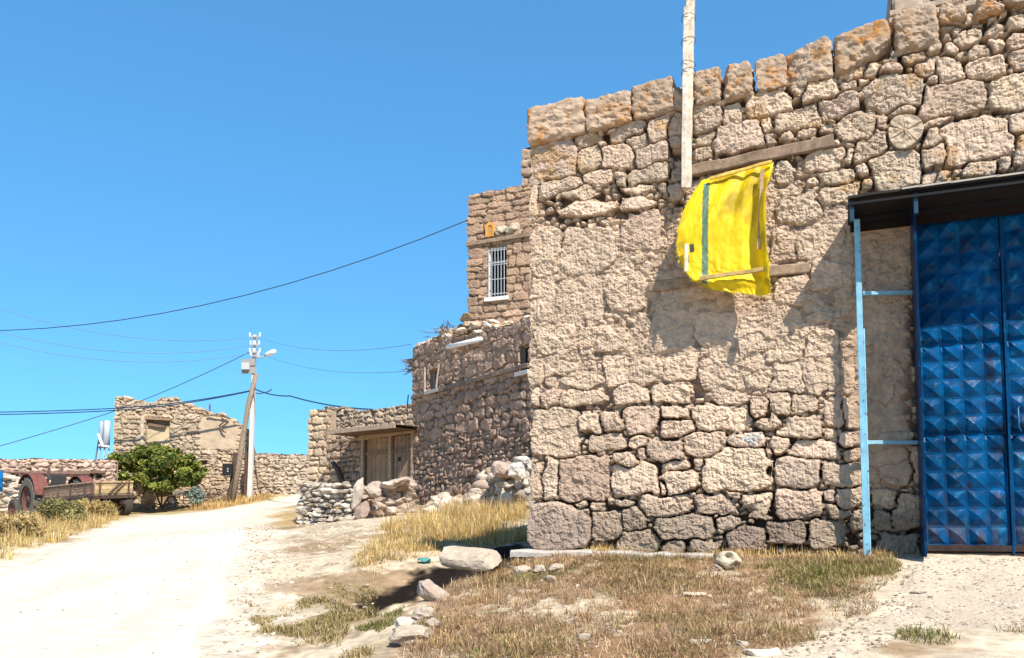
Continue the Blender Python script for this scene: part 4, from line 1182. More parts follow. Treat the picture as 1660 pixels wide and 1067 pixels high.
# ------------------------------------------------------------------ tall house behind with a barred window
TW = Plane(at(757, 515, 23), WALL_R)
tw = empty('tall_house', tuple(TW.pos(.8, 6.5, 0)), 'tall block-built house with a barred white window rising behind the rubble house', 'house')
tt_ = TW.hit(np.array([757, 800, 853, 900]), np.array([316, 309, 299, 291]))
ow = window_parts(tw, TW, 791, 400, 821, 482, .18, (0.72, .73, .72), (0.74, .73, .70), grille=True)
tzb = float(TW.hit(800, 520)[1])
masonry('wall', TW, 0.0, 3.4, lambda s: np.full(np.shape(s), tzb - 2.5), lambda s: np.interp(s, *tt_) + .03 * vn2(s * 5, s * 0, 9), 0.028, courses(3.6, tzb - 1.5, 12, 51, (.17, .38), (.22, .75), (3, 8), .4, .006),
        (0.39, .265, .18), 53, tw, M['farstone'], warp=.03, R=.03, gap=.04, openings=[ow], thick=4.0, wrap=(.5, 0), fill=(.10, .06), pit=.010, pitscale=.07, tilt=.06)
m = MB(); wood_bar(m, TW.pos(*[float(q) for q in TW.hit(757, 397)], .02), TW.pos(*[float(q) for q in TW.hit(870, 379)], .02), .12, .08, TW.n, (0.26, .185, .13), 55, 20, .01); m.build('timber_band', M['wood'], tw)
# ochre clay flue hood in a niche above the window
m = MB(); cs_, cz_ = [float(q) for q in TW.hit(795, 385)]
arc = [(-.13, 0)] + [(-.13 * math.cos(t), .26 + .15 * math.sin(t)) for t in np.linspace(0, math.pi, 14)] + [(.13, 0)]
k = len(arc); vs = [TW.pos(cs_ + x, cz_ + z, .05) for x, z in arc] + [TW.pos(cs_ + x, cz_ + z, -.05) for x, z in arc] + [TW.pos(cs_ + x * .55, cz_ + .02 + z * .75, .05) for x, z in arc] + [TW.pos(cs_ + x * .55, cz_ + .02 + z * .75, -.02) for x, z in arc]
fs = [(i, i + 1, k + i + 1, k + i) for i in range(k - 1)] + [(i, 2 * k + i, 2 * k + i + 1, i + 1) for i in range(k - 1)] + [(2 * k + i, 3 * k + i, 3 * k + i + 1, 2 * k + i + 1) for i in range(k - 1)]
m.add(vs, fs, (0.62, .32, .07)); m.add([TW.pos(cs_ + x * .6, cz_ + .01 + z * .78, .03) for x, z in arc], [tuple(range(k))], (0.50, .25, .06)); m.build('niche_hood', M['plain'], tw)
m = MB(); rg = np.random.RandomState(12)
for px, py, sz in ((814, 372, .3), (826, 374, .26), (835, 369, .3), (806, 378, .2)):
    v, f = rock_geo(TW.pos(*[float(q) for q in TW.hit(px, py)], .02), (sz, .2, sz * .8), int(px), n=2.6); m.add(v, f, (0.50, .42, .32))
m.build('niche_stone', M['rock'], tw)
# a higher chimney-like block just showing at the corner
UB = Plane(at(846, 300, 24.5), WALL_R)
ub = empty('chimney_block', tuple(UB.pos(.3, float(UB.hit(848, 300)[1]), 0)), 'narrow stone block rising highest between the tall house and the big house corner', 'chimney')
ubz = float(UB.hit(848, 240)[1])
masonry('shaft', UB, 0, 1.4, lambda s: np.full(np.shape(s), ubz - 3), lambda s: np.full(np.shape(s), ubz), .035, courses(1.6, ubz - 3, ubz, 61, (.25, .35), (.3, .6), (3.5, 6)), (0.38, .28, .21), 63, ub, M['farstone'], thick=1.2, wrap=(.3, 0))

# ------------------------------------------------------------------ low shed with plank doors
SH = Plane(at(527, 790, 27.7), (0.755, -0.656))
SHL = float(SH.hit(667, 740)[0])
shed = empty('plank_door_shed', tuple(SH.pos(2, 2.1, 0)), 'low stone shed with wooden plank doors under a board roof beside the rubble house', 'shed')
OV = 1.0
zr0 = float(SH.hit(530, 704, OV)[1]); zr1 = float(SH.hit(667, 690, OV)[1])
d0 = float(SH.hit(584, 740)[0]); d1 = float(SH.hit(632, 740)[0]); d2 = float(SH.hit(664, 740)[0]); zd = float(SH.hit(620, 704)[1])
masonry('wall', SH, 0, SHL + .5, lambda s: np.full(np.shape(s), 1.2), lambda s: np.interp(s, (0, SHL), (zr0, zr1)), .032, courses(SHL + 1, 1.2, 6, 71, (.18, .32), (.25, .5), (2.8, 5)), (0.36, .26, .185), 73, shed, M['farstone'],
        openings=[(d0, 1.0, d2 + .1, zd, .16)], thick=2.6, warp=.04, R=.06, gap=.08, pit=.011, pitscale=.08)
zb = 1.6
def plank_door(s0, s1, z0, z1, col, seed, patches=False):
    dr = empty('door', (0, 0, 0)); dr.parent = shed; dr.location = Vector(SH.pos((s0 + s1) / 2, z0, -.1) - world_loc(shed))
    m = MB(); nb = 5
    for k in range(nb):
        a = s0 + (s1 - s0) * (k + .5) / nb
        wood_bar(m, SH.pos(a, z0, -.09), SH.pos(a, z1, -.09), (s1 - s0) / nb - .012, .03, SH.n, np.array(col) * (1 + .10 * math.sin(k * 5 + seed)), seed + k, 10, .003)
    m.build('boards', M['wood'], dr)
    for zz in (z0 + (z1 - z0) * .42, z0 + (z1 - z0) * .84):
        m = MB(); wood_bar(m, SH.pos(s0, zz, -.06), SH.pos(s1, zz, -.06), .12, .03, SH.n, np.array(col) * .8, seed + 9, 8, .003); m.build('ledge_rail', M['wood'], dr)
    if patches:
        for u, v_, a in ((.30, .75, .13), (.30, .52, .10), (.55, .52, .07), (.22, .18, .2)):
            c = SH.pos(s0 + (s1 - s0) * u, z0 + (z1 - z0) * v_, -.062); m = MB(); m.box(c - (0, 0, a / 2), c + (0, 0, a / 2 * (2.0 if v_ < .2 else 1)), a, .02, SH.n, (0.03, .022, .018)); m.build('patch_hole', M['plain'], dr)
    else:
        m = MB(); c = SH.pos(s1 - .07, z0 + (z1 - z0) * .48, -.05); m.box(c - (0, 0, .12), c + (0, 0, .12), .07, .05, SH.n, (0.05, .035, .03)); m.build('latch', M['iron'], dr)
plank_door(d0 + .22, d1 - .05, zb, zd - .1, (0.30, .20, .125), 80)
plank_door(d1 + .08, d2 + .08, zb, zd - .1, (0.27, .185, .13), 90, True)
m = MB()
for s in (d0 + .10, d1 + .015, d2 + .13): wood_bar(m, SH.pos(s, zb, -.02), SH.pos(s, zd - .02, -.02), .11, .10, SH.n, (0.42, .30, .20), int(s * 10), 8, .005)
wood_bar(m, SH.pos(d0, zd - .03, -.01), SH.pos(d2 + .3, zd + .02, -.01), .16, .14, SH.n, (0.36, .26, .17), 97, 10, .006)
m.build('door_frame', M['wood'], shed)
# board roof with earth on it
sf0 = float(SH.hit(529, 704, OV)[0])
m = MB(); m.box(SH.pos(sf0, zr0 + .06, OV), SH.pos(SHL + .4, zr1 + .06, OV), .13, .06, SH.n, (0.40, .30, .22)); m.build('fascia_board', M['wood'], shed)
m = MB()
X, Yv = np.meshgrid(np.linspace(sf0, SHL + .4, 50), np.linspace(OV + .02, -2.2, 26))
zz = zr0 + (zr1 - zr0) * X / SHL + .13 + .05 * fbm2(X * 2, Yv * 2, 3, 8) + np.clip(-Yv * .10, -.02, .3)
m.add(SH.pos(X, zz, Yv).reshape(-1, 3), grid_faces(26, 50), (0.46, .36, .25))
zz2 = zr0 + (zr1 - zr0) * X / SHL + .02
m.add(SH.pos(X, zz2, Yv).reshape(-1, 3), grid_faces(26, 50)[:, ::-1], (0.15, .10, .07))
m.build('earth_roof', M['farstone'], shed, smooth=True)
m = MB(); a = SH.pos(-.02, zr0 - .05, .1)
lp = [at(540, 750, 27.2), at(548, 762, 26.9), at(556, 783, 26.7), at(561, 800, 26.6)]
m2 = MB(); m2.tube(lp, [.09, .10, .11, .11], 8, (0.10, .07, .055), jit=.04); tag(m2.build('dark_log', M['wood'], None, True), 'dark crooked log leaning on the shed wall left of its doors', 'log')
# rubble wall above and behind the shed roof
SB = Plane(at(536, 700, 30.5), (0.80, -0.60))
sb_t = SB.hit(np.array([520, 540, 548, 560, 585, 610, 640, 668, 700]), np.array([660, 659, 664, 662, 665, 663, 659, 653, 648]))
sbh = empty('yard_wall', tuple(SB.pos(2, 3, 0)), 'sunlit rubble wall showing above the shed roof', 'wall')
masonry('stonework', SB, -.4, 5.6, lambda s: np.full(np.shape(s), 2.0), lambda s: np.interp(s, *sb_t) + .05 * vn2(s * 4, s * 0, 2), .04, courses(6, 3.0, 7, 101, (.14, .26), (.2, .5), (2.4, 4)), (0.46, .36, .27), 103, sbh, M['farstone'], thick=.6, warp=.07, R=.045, gap=.07, tilt=.17)
m = MB(); pts = [at(533 + 8 * k, y_, 30.2) for k, y_ in enumerate((690, 672, 663, 661, 662))] + [at(578, 666, 30), at(590, 672, 29.8), at(598, 677, 29.6)]
m.tube(pts, .045, 6, (0.24, .17, .12), jit=.02); tag(m.build('bent_branch', M['wood'], None, True), 'bent branch arching over the shed roof end', 'branch')
m = MB(); pts = [at(660, 668, 25.6), at(660.5, 655, 25.6), at(662, 640, 25.6)]; m.tube(pts, .02, 5, (0.15, .15, .16)); tag(m.build('roof_rod', M['iron']), 'thin bent rod standing at the shed roof against the sky', 'rod')
# pier at the shed's far end
PR = Plane(at(498, 790, 28.8), (0.93, -0.36))
pr = empty('stone_pier', tuple(PR.pos(.3, 2.4, 0)), 'square sunlit stone pier at the left end of the plank door shed', 'pier')
pz = float(PR.hit(510, 664)[1]); prw = float(PR.hit(530, 720)[0])
masonry('shaft', PR, 0, prw, lambda s: np.full(np.shape(s), 1.6), lambda s: np.full(np.shape(s), pz) + .03 * vn2(s * 6, s * 0, 1), .028, courses(1.4, 1.6, 6, 111, (.2, .32), (.3, .6), (3.2, 6)), (0.48, .37, .26), 113, pr, M['farstone'], thick=.7, wrap=(.4, .3), warp=.03, pit=.011, pitscale=.08)

# ------------------------------------------------------------------ dry stone walls and heaps of field stones
def heap(name, label, cat, rows, seed, cols=((0.56, .47, .38), (0.47, .38, .31), (0.62, .55, .46)), sz=(.22, .48), flat=(.40, .65)):
    """rows: list of (polyline of photo px/py/Y, number) laid course on course"""
    rg = np.random.RandomState(seed); m = MB(); allc = []
    for poly, num in rows:
        poly = np.array(poly, float)
        tq = np.linspace(0, len(poly) - 1, num)
        for q in tq:
            q += rg.uniform(-.12, .12) * (len(poly) - 1) / max(num, 2)
            q = min(max(q, 0), len(poly) - 1)
            px, py, Y = [np.interp(q, np.arange(len(poly)), poly[:, i]) for i in range(3)]
            s = rg.uniform(*sz); p = at(px + rg.uniform(-2, 2), py + rg.uniform(-1.5, 1.5), Y + rg.uniform(-.12, .12))
            v, f = rock_geo(p, (s, s * rg.uniform(.7, 1.0), s * rg.uniform(*flat)), seed * 50 + len(allc), n=rg.uniform(2.3, 3.6), sub=3, rough=.13,
                            rot=(rg.uniform(-.25, .25), rg.uniform(-.25, .25), rg.uniform(-.6, .6)), fine=.03)
            col = np.array(cols[rg.randint(len(cols))]) * rg.uniform(.85, 1.12)
            m.add(v, f, col); allc.append(p)
    o = m.build(name, M['rock'])
    c = np.mean(allc, 0); c[2] = min(a[2] for a in allc)
    o.data.transform(__import__('mathutils').Matrix.Translation(-Vector(c))); o.location = c
    return tag(o, label, cat, {'stone wall': 'dry stone walls along the street', 'stone heap': 'stone heaps below the rubble house'}[cat])
rows = []
for k, (y0, y1) in enumerate(((848, 853), (840, 846), (832, 838), (824, 830), (816, 822), (808, 814), (800, 806), (793, 798), (787, 790))):
    x0 = 484 + k * 1.2; n_ = 10 - k // 4
    rows.append(([(x0, y0, 21.8 + .02 * k), (525, (y0 + y1) / 2, 21.4 + .03 * k), (566 - k * .5, y1 - 2, 21.0 + .04 * k)], n_ + 2))
    rows.append(([(x0 + 3, y0 - 2, 22.3), (525, (y0 + y1) / 2 - 2, 22.0), (566, y1 - 3, 21.6)], 7))
heap('dry_stone_wall', 'dry stone wall end of pale flat field stones beside the road', 'stone wall', rows, 21, cols=((0.44, .385, .32), (0.36, .305, .25), (0.52, .47, .405)), sz=(.14, .32), flat=(.36, .6))
rows = []
for k, (y0, y1) in enumerate(((845, 832), (836, 822), (826, 812), (816, 802), (806, 793), (797, 786))):
    rows.append(([(583 + k, y0, 21.6), (622, (y0 + y1) / 2, 22.1), (662, y1, 22.6)], 6)); rows.append(([(590, y0 - 2, 22.2), (662, y1 - 2, 23.0)], 5))
heap('dry_stone_wall', 'dry stone wall of bigger brown boulders in front of the shed doors', 'stone wall', rows, 22, cols=((0.37, .30, .25), (0.32, .25, .205), (0.46, .39, .33)), sz=(.26, .55), flat=(.5, .8))
rows = [([(695, 828, 20.2), (725, 828, 20), (755, 826, 19.8)], 9), ([(700, 820, 20.3), (750, 816, 20)], 8), ([(706, 812, 20.4), (745, 809, 20.1)], 6)]
heap('stone_heap', 'small heap of stones at the foot of the rubble house wall', 'stone heap', rows, 23, sz=(.22, .42), flat=(.6, .9))
rows = []
for k, y0 in enumerate((822, 812, 801, 790, 779, 769, 760)):
    x0 = 762 + max(0, k - 1) * 9
    rows.append(([(x0, y0 - 2, 18.9), (820, y0 - 4, 18.6), (872, y0 - 6, 18.2)], 9 - k // 2)); rows.append(([(x0 + 8, y0 - 4, 19.3), (872, y0 - 8, 18.7)], 7))
heap('stone_heap', 'tall heap of mixed pale and dark stones against the big house corner', 'stone heap', rows, 24, cols=((0.46, .38, .31), (0.33, .26, .21), (0.54, .48, .42)), sz=(.24, .46), flat=(.55, .9))

def single(px, py, Y, size, seed, col, label, name, n=2.8, rot=(0, 0, 0), sub=4, rough=.1):
    c = at(px, py, Y); v, f = rock_geo((0, 0, 0), size, seed, n=n, rot=rot, sub=sub, rough=rough)
    m = MB(); m.add(v, f, np.array(col)); o = m.build(name, M['rock']); o.location = c
    return tag(o, label, 'stone', 'big stones on the field stone walls and heaps')
single(579, 800, 21.0, (.29, .28, 1.0), 941, (0.50, .42, .36), 'pointed stone standing upright between the two dry stone walls', 'standing_stone', n=1.55, rot=(.05, .20, 0))
single(603, 797, 21.2, (.52, .40, .31), 942, (0.44, .36, .30), 'large rounded boulder on top of the boulder wall, left end', 'boulder', n=2.6)
single(645, 783, 22.0, (.64, .40, .22), 943, (0.42, .34, .28), 'long sloping boulder on top of the boulder wall, right end', 'boulder', n=2.5, rot=(0, -.2, 0))
single(630, 787, 21.9, (.46, .36, .18), 944, (0.66, .58, .50), 'flat pale stone between the two boulders topping the wall', 'flat_stone', n=2.8)
single(588, 828, 21.0, (.36, .34, .50), 945, (0.33, .25, .205), 'reddish upright block at the left foot of the boulder wall', 'boulder', n=3.2)
single(812, 760, 18.2, (.42, .4, .38), 946, (0.46, .35, .29), 'pinkish round boulder on the crest of the tall stone heap', 'boulder', n=2.4)
single(838, 764, 18.0, (.40, .36, .40), 947, (0.66, .61, .55), 'white boulder on the crest of the tall stone heap', 'boulder', n=2.4)
single(846, 747, 18.2, (.34, .3, .22), 948, (0.64, .59, .54), 'topmost flat white stone on the tall stone heap', 'flat_stone', n=2.6)
# ------------------------------------------------------------------ ruin across the street
RU = Plane(at(180, 830, 38), (1.0, 0.0))
ruin = empty('ruined_house', tuple(RU.pos(3, 2.7, 0)), 'roofless ruined stone house with a plastered niche behind the green tree', 'house')
def pxs(pl, pts):
    s, z = pl.hit(np.array([p[0] for p in pts], float), np.array([p[1] for p in pts], float)); return s, z
rt = pxs(RU, [(180, 645), (208, 645), (212, 651), (222, 650), (232, 655), (245, 654), (255, 648), (262, 645), (280, 645), (286, 651), (300, 656), (318, 663), (332, 666), (342, 674), (352, 671), (366, 675), (380, 688), (396, 694), (402, 700), (406, 735), (420, 738)])
def pbox(pl, x0, y0, x1, y1, dep):
    a, b_ = pl.hit(np.array([x0, x1], float), np.array([(y0 + y1) / 2] * 2, float)); c_, d_ = pl.hit(np.array([(x0 + x1) / 2] * 2, float), np.array([y0, y1], float))
    return (float(a[0]), float(d_[1]), float(a[1]), float(d_[0]), dep)
ops = [pbox(RU, 235, 677, 274, 722, .25), pbox(RU, 246, 778, 282, 815, .6), pbox(RU, 324, 747, 334, 753, .3)]
def ruin_post(S, Z, H, C):
    px, py = proj(RU.pos(S, Z, np.zeros(S.shape)))
    k = sstep(320, 328, px + 4 * vn2(S * 3, Z * 3, 1)) * sstep(672, 682, py) * (1 - sstep(726, 732, py)) * (1 - sstep(378, 390, px))
    H = H * (1 - k) + k * (.0 + .02 * fbm2(S * 3, Z * 3, 3, 4)); C = C * (1 - k[..., None]) + np.array((0.50, .38, .265)) * (1 + .2 * fbm2(S, Z * 2, 3, 4))[..., None] * k[..., None]
    return H, C
masonry('wall', RU, 0, float(rt[0][-1]), lambda s: np.full(np.shape(s), 1.8), lambda s: np.interp(s, *rt) + .06 * vn2(s * 5, s * 0, 2), .042, courses(7, 1.8, 8, 121, (.12, .28), (.18, .75), (2.6, 6), .4, .010), (0.46, .355, .25), 123, ruin, M['farstone'],
        warp=.08, R=.04, gap=.065, gapcol=(.26, .19, .12), openings=ops, thick=.8, wrap=(.5, 0), fill=(.14, .09), pit=.013, pitscale=.10, tilt=.14, post=ruin_post)
a = ops[0]
m = MB(); X, Zq = np.meshgrid(np.linspace(a[0] - .02, a[2] + .02, 12), np.linspace(a[1], a[3] - .35, 12)); m.add(RU.pos(X, Zq, -.16 + .03 * fbm2(X * 3, Zq * 3, 3, 6)).reshape(-1, 3), grid_faces(12, 12), (0.52, .40, .25)); m.build('niche_plaster', M['farstone'], ruin, smooth=True)
m = MB(); wood_bar(m, RU.pos(a[0], a[3] - .03, -.05), RU.pos(a[2] + .3, a[3] - .10, -.05), .12, .12, RU.n, (0.30, .2, .12), 3, 8, .012); wood_bar(m, RU.pos(a[0] + .1, a[3] - .30, -.1), RU.pos(a[2] - .2, a[3] - .42, -.1), .12, .10, RU.n, (0.20, .13, .085), 4, 8, .012)
wood_bar(m, RU.pos(a[0] - .12, a[1] - .1, .0), RU.pos(a[0] - .12, a[3] + .05, .0), .14, .08, RU.n, (0.50, .40, .28), 5, 8, .012); m.build('niche_timber', M['wood'], ruin)
m = MB()
for p, q in (((336, 673), (372, 677)), ((360, 672), (371, 679)), ((356, 690), (368, 680)), ((358, 697), (366, 701)), ((355, 690), (362, 698))):
    wood_bar(m, at(*p, 37.9), at(*q, 37.85), .05, .05, (0, 1, .2), (0.17, .11, .08), int(p[0]), 8, .015)
m.build('fallen_rafter', M['wood'], ruin)
m = MB(); rg = np.random.RandomState(2)
for k in range(46):
    x = rg.uniform(184, 402); zt = float(np.interp(float(RU.hit(x, 700)[0]), *rt)); sz = rg.uniform(.2, .5)
    v, f = rock_geo(RU.pos(float(RU.hit(x, 700)[0]), zt + .02, -.3), (sz, .4, sz * .5), 1300 + k, n=2.6, sub=2); m.add(v, f, np.array((0.47, .36, .24)) * rg.uniform(.75, 1.1))
m.build('loose_coping', M['rock'], ruin)
m = MB(); m.box(at(340, 672, 38.5), at(340, 655, 38.5), .07, .07, (0, 1, 0), (0.14, .15, .17)); m.build('roof_stake', M['iron'], ruin)
# side return of the ruin hidden parts
RS = Plane(RU.pos(float(rt[0][-1]) - .8, 0, -.0)[:2].tolist() + [0], (0.2, 1.0))

# perimeter wall to the right of the pole
PW = Plane(at(400, 800, 38.4), (1.0, -0.06))
pw = empty('boundary_wall', tuple(PW.pos(1.5, 3, 0)), 'long sunlit rubble boundary wall right of the utility pole', 'wall')
ptop = pxs(PW, [(396, 737), (430, 735), (470, 736), (500, 737), (540, 735)])
masonry('stonework', PW, -.2, 4.2, lambda s: np.full(np.shape(s), 2.4), lambda s: np.interp(s, *ptop) + .05 * vn2(s * 4, s * 0, 8), .042, courses(4.6, 2.4, 6, 131, (.12, .24), (.18, .5), (2.3, 4), .3, .015), (0.49, .395, .30), 133, pw, M['farstone'], warp=.08, R=.04, gap=.06, thick=.6, tilt=.16, fill=(.14, .09), pit=.012, pitscale=.10)

# long low building at the far left
LW = Plane(at(-80, 830, 34), (1.0, 0.06))
lw = empty('low_barn', tuple(LW.pos(3, 2.4, 0)), 'long low pinkish stone barn at the far left behind the trailer', 'barn')
ltop = pxs(LW, [(-80, 744), (0, 744), (60, 743), (120, 744), (176, 745), (184, 745)])
lops = [pbox(LW, 143, 768, 151, 776, .3), pbox(LW, 154, 768, 165, 776, .3), pbox(LW, 6, 767, 13, 781, .25)]
masonry('wall', LW, 0, float(ltop[0][-1]), lambda s: np.full(np.shape(s), 1.6), lambda s: np.interp(s, *ltop) + .05 * vn2(s * 3, s * 0, 8), .042, courses(9, 1.6, 6, 141, (.12, .26), (.18, .7), (2.4, 5), .35, .010), (0.50, .37, .29), 143, lw, M['farstone'], openings=lops, warp=.07, R=.045, gap=.06, thick=.5, wrap=(0, .4), tilt=.15, fill=(.14, .09), pit=.012, pitscale=.10)
m = MB(); zb_ = float(LW.hit(80, 766)[1]); m.box(LW.pos(0, zb_ - .02, .06), LW.pos(float(LW.hit(172, 766)[0]), zb_ + .02, .06), .07, .10, LW.n, (0.19, .12, .09)); m.build('wall_plate', M['wood'], lw)
# low stone heap by the tractor
rows = [([(-14, 838 - 9 * k, 29), (26, 838 - 9 * k, 28.6)], 6) for k in range(8)]
heap('dry_stone_wall', 'low pale dry stone wall behind the tractor at the left edge', 'stone wall', rows, 25, sz=(.3, .6), flat=(.4, .6))

# solar water tanks on a stand
sw = empty('water_tank_stand', tuple(at(167, 744, 36)), 'two upright silver solar water tanks on a splayed stand beside the ruin', 'water tank')
for px, r in ((163, .09), (172.5, .13)):
    m = MB(); c = at(px, 726, 36); c1 = at(px, 682, 36); L_ = c1[2] - c[2]
    m.ring(c, (0, 0, 1), [(0, 0.0), (.0, r), (L_ * .96, r), (L_, r * .6), (L_, 0)], 16, (0.44, .48, .52) if px > 165 else (0.32, .38, .44)); m.build('tank', M['paint'], sw, True)
m = MB()
pn = [at(157, 703, 35.7), at(161, 703, 35.9), at(168, 722, 35.9), at(164, 724, 35.7)]
m.add(pn + [p + np.array((0, .05, 0)) for p in pn], [(0, 1, 2, 3), (7, 6, 5, 4), (0, 4, 5, 1), (1, 5, 6, 2), (2, 6, 7, 3), (3, 7, 4, 0)], (0.72, .72, .70)); m.build('collector_panel', M['paint'], sw)
for a_, b_ in (((160, 714), (155, 744)), ((163, 722), (160, 746)), ((170, 722), (168, 746)), ((176, 722), (178, 746)), ((168, 720), (172, 746))):
    m = MB(); m.box(at(*a_, 36), at(*b_, 36 + (.3 if b_[0] % 2 else -.3)), .045, .045, (0, 1, 0), (0.33, .36, .38)); m.build('leg', M['paint'], sw)
m = MB(); m.box(at(160, 722, 35.8), at(178, 724, 35.8), .08, .06, (0, 1, 0), (0.60, .60, .58)); m.build('cross_beam', M['paint'], sw)

# ------------------------------------------------------------------ utility pole, its brace and the lines
PY = 37.2
up = empty('utility_pole', tuple(at(405, 806, PY)), 'white concrete utility pole with cross arms and a street lamp arm', 'utility pole')
WHT = (0.56, .54, .50)
m = MB(); m.box(at(405, 808, PY), at(413.5, 543, PY), .20, .20, (0, 1, 0), WHT, taper=.65); m.build('shaft', M['concrete'], up)
for k, (y0, hw) in enumerate(((546, 9), (559, 8), (571, 9), (577, 7))):
    am = MB(); a_ = at(413 - hw, y0, PY - .12); b_ = at(413 + hw, y0, PY - .12); am.box(a_, b_, .06, .06, (0, 1, 0), (0.35, .36, .37)); arm = am.build('cross_arm', M['paint'], up)
    for sx in (-1, 1):
        im = MB(); c = at(413 + sx * (hw - 1.0), y0, PY - .12); im.ring(c, (0, 0, 1), [(0, .03), (.05, .05), (.09, .03), (.12, .05), (.17, .035), (.19, 0)], 10, (0.72, .70, .66)); im.build('insulator', M['plain'], arm, True)
m = MB(); c = at(405, 594, PY - .1); m.box(at(393, 594.5, PY - .1), at(405.5, 594.5, PY - .1), .30, .30, (0, 0, 1), (0.45, .47, .48)); m.build('junction_box', M['paint'], up, bevel=.01)
for y0 in (589, 600):
    m = MB(); m.box(at(392, y0, PY - .1), at(414, y0 - 1, PY - .1), .05, .34, (0, 0, 1), (0.30, .28, .26)); m.build('box_bracket', M['paint'], up)
m = MB(); m.tube([at(414, 578, PY - .1), at(422, 580, PY - .3), at(431, 577, PY - .5)], .035, 7, (0.55, .56, .56)); m.build('lamp_arm', M['paint'], up, True)
lm = MB()
d = at(447, 569, PY - .7) - at(430, 576, PY - .5); lm.ring(at(430, 576, PY - .5), d, [(0, 0.0), (.02, .07), (.15, .10), (.38, .11), (np.linalg.norm(d) * .97, .08), (np.linalg.norm(d), 0)], 14, (0.82, .82, .80)); lm.build('lamp_head', M['paint'], up, True)
bp = MB(); wood = [at(377, 812, PY - .9), at(390, 735, PY - .6), at(403, 655, PY - .35), at(415.5, 606, PY - .22)]
bp.tube(wood, [.125, .115, .105, .095], 10, (0.25, .185, .13), jit=.03); o = bp.build('brace_pole', M['wood'], None, True); tag(o, 'leaning brown timber pole bracing the white utility pole', 'timber pole')
m = MB(); wood_bar(m, at(372.5, 812, PY - .6), at(382, 734, PY - .4), .17, .17, (0, 1, 0), (0.085, .055, .04), 3, 12, .02); tag(m.build('dark_stake', M['wood']), 'short dark wooden post carrying the black meter box', 'post', 'dark timbers by the utility pole')
m = MB(); wood_bar(m, at(398.3, 800, PY + .05), at(399.5, 733, PY + .05), .13, .13, (0, 1, 0), (0.10, .06, .045), 4, 12, .015); tag(m.build('dark_stake', M['wood']), 'thin dark upright timber just left of the utility pole foot', 'post', 'dark timbers by the utility pole')
mb_ = empty('meter_box', tuple(at(370, 771, PY - .75)), 'black square meter box on a dark post beside the ruin', 'meter box')
m = MB(); m.box(at(361.5, 761.5, PY - .75), at(377, 761.5, PY - .75), .50, .20, (0, 1, 0), (0.018, .016, .016)); m.v[-1][:, 2] -= 0.0; m.build('case', M['paint'], mb_, bevel=.012)
m = MB()
for q in (760, 764): m = MB(); m.box(at(368, q, PY - .87), at(370.5, q, PY - .87), .06, .02, (0, 1, 0), (0.35, .33, .3)); m.build('dial', M['plain'], mb_)

def cable(pts, r, label, col=(0.03, .045, .07), sag=0.0, name='overhead_cable'):
    P = np.array(pts); out = []
    for i in range(len(P) - 1):
        for t in np.linspace(0, 1, 15)[(1 if i else 0):]:
            q = P[i] * (1 - t) + P[i + 1] * t; q = q - np.array((0, 0, sag * 4 * t * (1 - t))); out.append(q)
    m = MB(); m.tube(out, r, 5, col); return tag(m.build(name, M['wire']), label, 'cable', 'overhead cables and wires')
M['wire'] = mat('cable_sheath', None, .6, .05)
cable([at(-160, 532, 27), at(758, 357, 22.9)], .013, 'thick black cable rising to the tall house wall', sag=1.05)
pj = (412, 632)
for k in range(2):
    cable([at(-300, 664 + 4.5 * k, 36), at(170, 663 + 3.5 * k, 37), at(pj[0], pj[1] + k, PY - .2)], .024, ['upper of two thick blue black cables running left from the utility pole', 'lower of two thick blue black cables running left from the utility pole'][k], col=(0.02, .06, .12), sag=.14)
cable([at(pj[0], pj[1] - 2, PY - .2), at(470, 642, 34), SB.pos(*[float(q) for q in SB.hit(604, 664)], .0)], .028, 'thick cable from the utility pole down to the shed roof', col=(0.02, .07, .13), sag=.1)
cable([at(pj[0] + 2, pj[1] + 5, PY - .2), at(428, 636, 37), at(440, 631, 36.5)], .022, 'short slack loop hanging off the thick shed cable at the pole', sag=.05)
cable([at(-300, 800, 30), at(170, 672, 36), at(404, 571, PY - .12)], .016, 'thin wire slanting from the lower left edge up to the pole top', sag=.12)
for k, (ya, yb) in enumerate(((488, 547), (528, 560), (545, 573))):
    cable([at(-40, ya, 32), at(404, yb, PY - .12)], .012, ['uppermost', 'middle', 'lowest'][k] + ' of three fine wires running left from the cross arms', col=(0.14, .24, .34), sag=.65)
for k, (ya, yb) in enumerate(((548, 558), (573, 601))):
    cable([at(421, ya, PY - .12), at(668.5, yb, 24.96)], .009, ['upper', 'lower'][k] + ' of two fine wires running right to the rubble house', col=(0.13, .23, .33), sag=.35)

